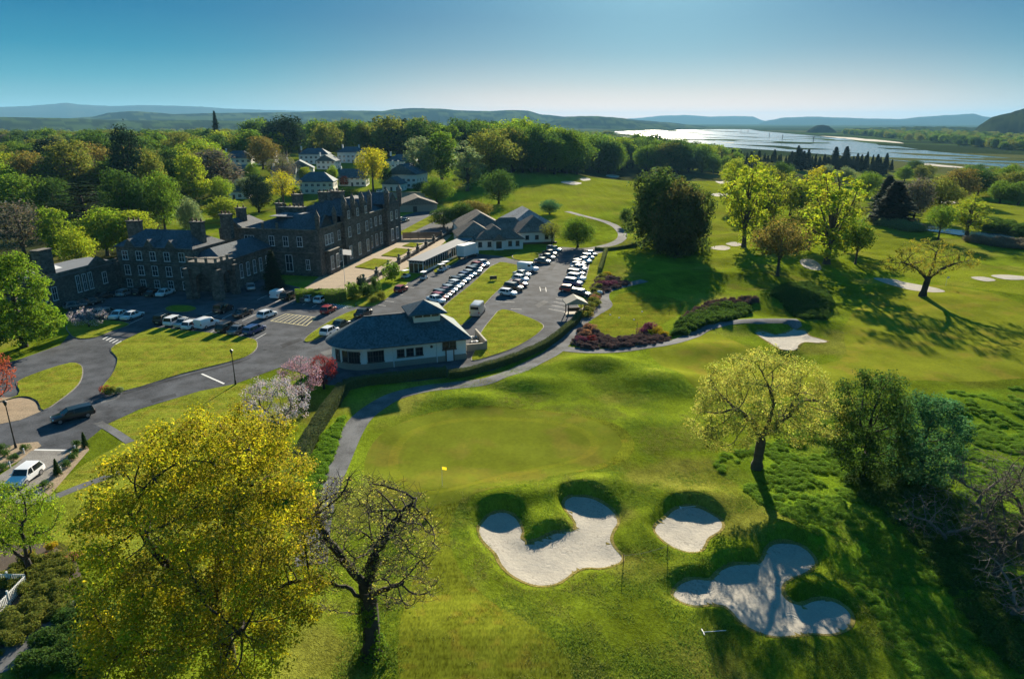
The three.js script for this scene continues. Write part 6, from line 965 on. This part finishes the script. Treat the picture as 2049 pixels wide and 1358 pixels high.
cover('mound_scrub', 'dark low scrub covering the mound under the brown tree', 'deep', area([[1540, 590], [1570, 570], [1620, 565], [1655, 585], [1668, 610], [1650, 640], [1610, 640], [1570, 610]]), 1100, .9, .7, 15);
cover('slope_undergrowth', 'lush green undergrowth on the slope right of the bunkers', 'nettle', LUSH.filter((p) => p[1] < -20), 5600, .75, .26, 16, SHRUBP, (x, z, r) => fbm(x / 3, z / 3, 3) > .36 + .12 * r());
cover('slope_bramble', 'dark bramble in the hollow at the right', 'deep', area([[1700, 960], [1790, 930], [1900, 960], [2049, 1040], [2049, 1358], [1960, 1260], [1860, 1120], [1760, 1030]]), 420, 1.4, .7, 17, SHRUBP, (x, z, r) => fbm(x / 4 + 3, z / 4, 3) > .45);
cover('pond_reeds', 'scrub and reeds round the pond', 'sage', area([[1740, 440], [1800, 448], [1850, 462], [1830, 466], [1760, 452]]), 120, 3, 2, 18);
cover('pond_reeds', 'dark scrub behind the pond', 'deep', area([[1950, 452], [2000, 455], [2060, 468], [2060, 476], [2010, 466], [1960, 462]]), 120, 4, 3, 19);
cover('pond_reeds', 'brown scrub before the pond', 'brown', area([[1930, 480], [2000, 486], [2060, 490], [2060, 500], [1980, 492]]), 90, 3, 1.6, 20);
cover('shrub_border', 'low mixed shrubs in the bed at the lower left', 'olive', area([[-20, 1180], [60, 1110], [130, 1120], [160, 1180], [120, 1240], [-20, 1320], [-20, 1260], [70, 1190]]), 170, 1.0, .7, 21);
cover('shrub_border', 'dark shrubs beside the lower left path', 'deep', area([[20, 1358], [90, 1280], [170, 1200], [230, 1230], [200, 1358]]), 120, 1.3, .9, 22);
cover('rough_grass', 'dark rough scrub beside the buggy path below the hedge', 'nettle', area([[640, 880], [690, 830], [680, 870], [640, 980], [610, 1060], [596, 1010]]), 500, .7, .4, 23);
[[104, 1098, 'gorse'], [118, 1122, 'orange'], [130, 1130, 'orange'], [152, 1118, 'orange'], [90, 1125, 'orange'], [62, 1120, 'gorse']].forEach(([u, v, l], k) => shrub(u, v, 1, .8, l, ['yellow tuft shrub highest in the lower left bed', 'orange tuft shrub left of the middle pair in the lower left bed', 'orange tuft shrub right of the middle pair in the lower left bed', 'orange tuft shrub nearest the golden oak', 'orange tuft shrub beside the young tree stem', 'yellow tuft shrub left of the young tree stem'][k], 'tuft shrubs in the lower left bed'));
// grass tufts in the rough: blades in one scatter
{
  const r = rng(77), tuft = (() => { const L = new Leaves(70); for (let k = 0; k < 9; k++) { const a = L.r() * 6.283, x = (L.r() - .5) * .5, z = (L.r() - .5) * .5; L.add(x, .04, z, Math.cos(a), .25, Math.sin(a), .12, 1, .25); } return L.geo(); })(), o = new THREE.Object3D(), spots = [];
  const lim = [flat(650, 1358), flat(1900, 1358), flat(1800, 700), flat(720, 760)];
  let guard = 0; while (spots.length < 34000 && guard++ < 400000) { const z = -lerp(34, 96, Math.pow(r(), 1.25)), x = lerp(-18, 46, r()); if (x < -4 + (z + 60) * .12 - 8 && z < -60) continue; const k = turfKind(x, z); if (k === 'green' || k === 'fairway' || (k === 'apron' && r() > .12)) continue; if (Object.values(BUNKERS).some((b) => inside(b.poly, x, z))) continue; if (fbm(x / 2.5, z / 2.5, 3) < .34 + .25 * r()) continue; if (z > -110 && Math.abs(x - (-14 + (-z - 36) * -.02)) < 2.2 && z < -36) continue; spots.push([x, z]); }
  const im = new THREE.InstancedMesh(tuft, leafMat([.21, .27, .03], .5), spots.length); im.name = 'rough_grass_tufts'; im.castShadow = im.receiveShadow = true;
  const c = new THREE.Color(); spots.forEach(([x, z], k) => { o.position.set(x, ground(x, z) - .01, z); o.rotation.y = r() * 6.283; const s = .6 + .8 * r(); o.scale.set(s * 1.1, s * (.5 + .4 * r()), s * 1.1); o.updateMatrix(); im.setMatrixAt(k, o.matrix); const d = smooth(.48, .7, fbm(x / 6 + 30, z / 6, 3)), t = .8 + .4 * r(); im.setColorAt(k, c.setRGB(lerp(1, 1.5, d) * t, lerp(1, 1.02, d) * t, lerp(1, 2, d) * t)); });
  im.userData = { label: 'longer grass of the rough round the bunkers', kind: 'stuff' }; scene.add(im);
}
// ---------- terrace balustrade ----------
{
  const a = spot(700, 588), b = spot(908, 462), len = Math.hypot(b[0] - a[0], b[2] - a[2]), g = thing('terrace_balustrade', 'stone terrace wall with ball topped piers in front of the mansion', 'balustrade', null, [a[0], a[1], a[2]], Math.atan2(-(b[2] - a[2]), b[0] - a[0]));
  part('wall', boxUV(B(len, .9, .4, len / 2, .45, 0)), M.stone, g); part('coping', boxUV(B(len, .14, .6, len / 2, .97, 0)), M.stoneTrim, g);
  const n = 11; for (let k = 0; k <= n; k++) { const p = part('pier', [boxUV(B(.8, 1.6, .8, len * k / n, .8, 0)), boxUV(B(1, .18, 1, len * k / n, 1.68, 0))], M.stone, g); part('ball_finial', [CYL(.3, .18, .3, 8, len * k / n, 1.9, 0), new THREE.SphereGeometry(.34, 12, 8).translate(len * k / n, 2.3, 0)], M.stoneTrim, p); }
  const c = spot(600, 606), d = spot(690, 602), l2 = Math.hypot(d[0] - c[0], d[2] - c[2]), w = thing('terrace_wall', 'low stone wall closing the near end of the terrace', 'wall', null, [c[0], c[1], c[2]], Math.atan2(-(d[2] - c[2]), d[0] - c[0])); part('wall', boxUV(B(l2, 1, .4, l2 / 2, .5, 0)), M.stone, w); part('coping', boxUV(B(l2, .14, .6, l2 / 2, 1.05, 0)), M.stoneTrim, w);
}
{ // timber screen at the far end of the terrace
  const a = spot(806, 479), b = spot(884, 478), len = Math.hypot(b[0] - a[0], b[2] - a[2]), g = thing('timber_screen', 'brown timber boarded screen at the far end of the terrace', 'fence', null, [a[0], a[1], a[2]], Math.atan2(-(b[2] - a[2]), b[0] - a[0]));
  const board = boxUV(B(len, .3, .06)); for (let k = 0; k < 6; k++) part('board', board, M.brown, g).position.set(len / 2, .35 + k * .33, 0); for (let k = 0; k <= 5; k++) part('post', B(.14, 2.3, .14, len * k / 5, 1.15, -.09), M.brown, g);
}
{ // wall in front of the village
  const a = spot(690, 396), b = spot(850, 398), len = Math.hypot(b[0] - a[0], b[2] - a[2]), g = thing('village_wall', 'long grey garden wall below the village houses', 'wall', null, [a[0], a[1], a[2]], Math.atan2(-(b[2] - a[2]), b[0] - a[0])); part('wall', boxUV(B(len, 2.6, .4, len / 2, 1.3, 0)), M.stonePale, g); part('coping', boxUV(B(len, .15, .6, len / 2, 2.66, 0)), M.stoneTrim, g);
}
// ---------- open timber shelter by the car park ----------
{
  const p = spot(1150, 628), g = thing('timber_shelter', 'small open timber shelter with pitched roof beside the car park', 'shelter', null, p, 8 * DEG);
  for (const [x, z] of [[-1.5, -1.2], [1.5, -1.2], [-1.5, 1.2], [1.5, 1.2]]) part('post', B(.16, 2.5, .16, x, 1.25, z), M.brown, g);
  part('roof', roofGeo(-2.1, 2.1, -1.9, 1.9, 2.5, 1.0, 0, 0, true), M.stonePale, g); part('beam', B(3.2, .16, .16, 0, 2.45, 1.2), M.brown, g); part('beam', B(3.2, .16, .16, 0, 2.45, -1.2), M.brown, g); part('bench', [B(2.4, .1, .5, 0, .5, -.6), B(2.4, .5, .08, 0, .8, -.9), B(.1, .45, .4, -1.1, .23, -.6), B(.1, .45, .4, 1.1, .23, -.6)], M.brown, g); part('paving', boxUV(B(3.6, .1, 3, 0, .03, 0)), M.stonePale, g);
}
// ---------- lamp posts, flags, markers ----------
function lampPost(u, v, label, h = 5) { const p = spot(u, v), g = thing('lamp_post', label, 'lamp post', 'lamp posts along the drive', p); part('post', [CYL(.09, .05, h, 8, 0, h / 2, 0), CYL(.16, .1, .8, 10, 0, .4, 0)], M.black, g); const l = part('lantern', [CYL(.12, .2, .42, 6, 0, h + .2, 0), new THREE.ConeGeometry(.26, .22, 6).translate(0, h + .52, 0)], M.black, g); part('glass', CYL(.1, .17, .36, 6, 0, h + .2, 0), M.frame, l); }
lampPost(471, 769, 'black lamp post beside the lower drive near the cherry tree', 4.6); lampPost(31, 896, 'black lamp post at far left beside the planting bed', 5.2);
{ const p = spot(885, 971), g = thing('golf_flag', 'yellow flag on a thin stick standing on the putting green', 'golf flag', null, p); part('stick', CYL(.02, .016, 2.1, 6, 0, 1.05, 0), M.frame, g); const f = new THREE.PlaneGeometry(.45, .32, 6, 2); for (let i = 0; i < f.attributes.position.count; i++) f.attributes.position.setZ(i, .05 * Math.sin(f.attributes.position.getX(i) * 9)); part('flag', f.translate(.26, 1.9, 0), mat([.75, .56, .02], .9, { transmission: .5, thickness: 0 }), g); part('hole', new THREE.CircleGeometry(.08, 12).rotateX(-Math.PI / 2).translate(.0, .02, .0), M.black, g); }
{ const p = spot(1893, 572), g = thing('golf_flag', 'pale flag on the green behind the lone oak', 'golf flag', null, p); part('stick', CYL(.03, .02, 2.1, 6, 0, 1.05, 0), M.frame, g); part('flag', new THREE.PlaneGeometry(.5, .36, 3, 1).translate(.26, 1.9, 0), M.frame, g); }
{ const p = spot(690, 567), g = thing('flagpole', 'white flagpole with a white flag on the mansion terrace', 'flagpole', null, p, .4); part('pole', CYL(.06, .035, 8, 8, 0, 4, 0), M.frame, g); const f = new THREE.PlaneGeometry(1.9, 1.2, 10, 3); for (let i = 0; i < f.attributes.position.count; i++) { const x = f.attributes.position.getX(i); f.attributes.position.setZ(i, .12 * Math.sin(x * 5)); f.attributes.position.setY(i, f.attributes.position.getY(i) - .3 * (x + .95) * .5); } part('flag', f.translate(1, 7.2, 0), mat([.6, .6, .62], .9, { transmission: .3, thickness: 0 }), g); }
function marker(u, v, label, h = 1.1) { const g = thing('marker_post', label, 'post', 'thin marker posts on the course', spot(u, v)); part('post', CYL(.035, .03, h, 6, 0, h / 2, 0), M.darkTimber, g); part('cap', new THREE.SphereGeometry(.045, 8, 6).translate(0, h, 0), M.darkTimber, g); }
marker(1247, 1134, 'thin post at the right tip of the clover bunker', 1.2); marker(1335, 1114, 'thin post at the near edge of the oval bunker', 1.2); marker(1339, 632, 'thin post on the tee lawn, nearer the flower bed'); marker(1362, 615, 'thin post at the far edge of the tee lawn'); marker(1275, 657, 'thin post just above the lower flower bed');
{ const a = spot(1247, 1134), b = spot(1335, 1114), c = new THREE.QuadraticBezierCurve3(new THREE.Vector3(a[0], a[1] + 1.1, a[2]), new THREE.Vector3((a[0] + b[0]) / 2, (a[1] + b[1]) / 2 + .75, (a[2] + b[2]) / 2), new THREE.Vector3(b[0], b[1] + 1.1, b[2])); tag(part('rope', new THREE.TubeGeometry(c, 20, .012, 5), M.stonePale, scene), 'thin rope strung between the two bunker posts', 'rope'); }
function rake(u, v, turn, label) { const g = thing('bunker_rake', label, 'rake', 'bunker rakes', spot(u, v), turn); part('handle', CYL(.025, .025, 1.7, 6).rotateZ(Math.PI / 2).translate(0, .06, 0), M.frame, g); part('head', [B(.06, .08, .6, -.85, .06, 0)], M.frame, g); }
rake(1430, 1264, .1, 'white rake lying on the grass below the winding bunker'); rake(1380, 996, .1, 'white rake lying behind the oval bunker');
[[1221, 630, 'nearer the buggy path'], [1239, 636, 'in the middle'], [1285, 624, 'farthest along'], [1269, 640, 'nearest the flower bed']].forEach(([u, v, w]) => { const g = thing('tee_marker', `small white tee marker on the tee lawn, ${w}`, 'tee marker', 'white tee markers', spot(u, v)); part('dome', new THREE.SphereGeometry(.16, 10, 6, 0, 6.283, 0, 1.6), M.frame, g); part('spike', CYL(.02, .02, .1, 5, 0, .02, 0), M.black, g); });
// boulder beside the path and a sign board on the bank
{ const g = thing('boulder', 'white boulder beside the buggy path bend', 'boulder', null, spot(1200, 588)), s = new THREE.IcosahedronGeometry(.55, 2), p = s.attributes.position; for (let i = 0; i < p.count; i++) { const q = 1 + .35 * (fbm(p.getX(i) * 3 + 5, p.getY(i) * 3 + p.getZ(i) * 2, 2) - .5); p.setXYZ(i, p.getX(i) * q * 1.2, p.getY(i) * q * .8, p.getZ(i) * q); } s.computeVertexNormals(); part('stone', s.translate(0, .35, 0), M.white, g); }
{ const g = thing('sign_board', 'small dark sign board standing on the grass bank', 'sign', null, spot(987, 562), .3); part('board', B(1.7, .8, .08, 0, .8, 0), M.black, g); part('leg', B(.08, .5, .08, -.7, .25, 0), M.black, g); part('leg', B(.08, .5, .08, .7, .25, 0), M.black, g); }
// ---------- white picket deck fence in the lower left ----------
{
  const a = spot(-20, 1170), b = spot(56, 1170), c = spot(-20, 1252), g = thing('picket_fence', 'white picket fence round a deck in the lower left corner', 'fence', null, [b[0], b[1], b[2]]);
  const run = (p, q) => { const len = Math.hypot(q[0] - p[0], q[2] - p[2]), n = Math.round(len / .17), ry = Math.atan2(-(q[2] - p[2]), q[0] - p[0]), pick = B(.07, .95, .03); for (let k = 0; k <= n; k++) { const m = part('picket', pick, M.frame, g); m.position.set(lerp(p[0], q[0], k / n) - b[0], .55, lerp(p[2], q[2], k / n) - b[2]); m.rotation.y = ry; } for (const y of [.3, .95]) part('rail', B(len, .07, .05, (p[0] + q[0]) / 2 - b[0], y, (p[2] + q[2]) / 2 - b[2], ry), M.frame, g); for (const t of [0, .5, 1]) part('post', B(.12, 1.25, .12, lerp(p[0], q[0], t) - b[0], .62, lerp(p[2], q[2], t) - b[2]), M.frame, g); };
  run(a, b); run(b, c);
}
// ---------- clipped balls and small posts along the paved driveway ----------
[[8, 900], [8, 912], [50, 900], [26, 920], [3, 940], [153, 893], [151, 908], [145, 920], [131, 934], [93, 975]].forEach(([u, v], k) => { const s = plant('box_ball', SHRUBP[k % 3], LEAF.deep, `clipped dark box ball, ${nth[k % 5]} ${k < 5 ? 'in the bed left of the paved driveway' : 'down the bed right of the paved driveway'}`, 'shrub', 'clipped box balls along the driveway', ...(([x, , z]) => [x, z])(spot(u, v)), 1, .8); });
[[48, 908], [20, 935], [150, 902], [142, 915], [122, 945], [76, 990]].forEach(([u, v], k) => { const g = thing('bollard', `small white bollard, ${nth[k % 3]} ${k < 2 ? 'in the bed left of' : k < 5 ? 'down the bed right of' : 'at the corner of the bed below'} the paved driveway`, 'bollard', 'white bollards along the driveway', spot(u, v)); part('post', CYL(.06, .06, .6, 8, 0, .3, 0), M.frame, g); part('cap', new THREE.SphereGeometry(.08, 8, 6).translate(0, .62, 0), M.frame, g); });
[[115, 950], [170, 895]].forEach(([u, v], k) => { const p = spot(u, v); plant('topiary_cone', CONP[0], LEAF.deep, `slim clipped conifer ${k ? 'at the top' : 'in the middle'} of the bed right of the driveway`, 'shrub', 'slim conifers by the driveway', p[0], p[2], .8, 1.9); });
shrub(212, 785, 1.4, 1, 'coral', 'pink flowering shrub at the tip of the big lawn, left of three', 'shrubs at the tip of the big lawn'); shrub(222, 788, 2, 1.3, 'olive', 'olive shrub at the tip of the big lawn, middle of three', 'shrubs at the tip of the big lawn'); shrub(236, 787, 1.4, .9, 'sage', 'pale shrub at the tip of the big lawn, right of three', 'shrubs at the tip of the big lawn');
// channel markers in the river and two long boats
[[1497, 264], [1540, 272], [1566, 277], [1628, 281], [1483, 263]].forEach(([u, v], k) => { const p = flat(u, v, -9.2), g = thing('channel_beacon', `dark channel beacon standing in the river, ${nth[k]} along the channel`, 'beacon', 'channel beacons in the river', [p[0], -9.2, p[1]]); part('pile', CYL(1.2, .8, 6, 8, 0, 3, 0), M.black, g); part('platform', CYL(2.2, 2.2, .8, 8, 0, 6.2, 0), M.black, g); part('tower', CYL(.9, .3, 5, 6, 0, 9, 0), M.black, g); });
renderer.render(scene, camera);
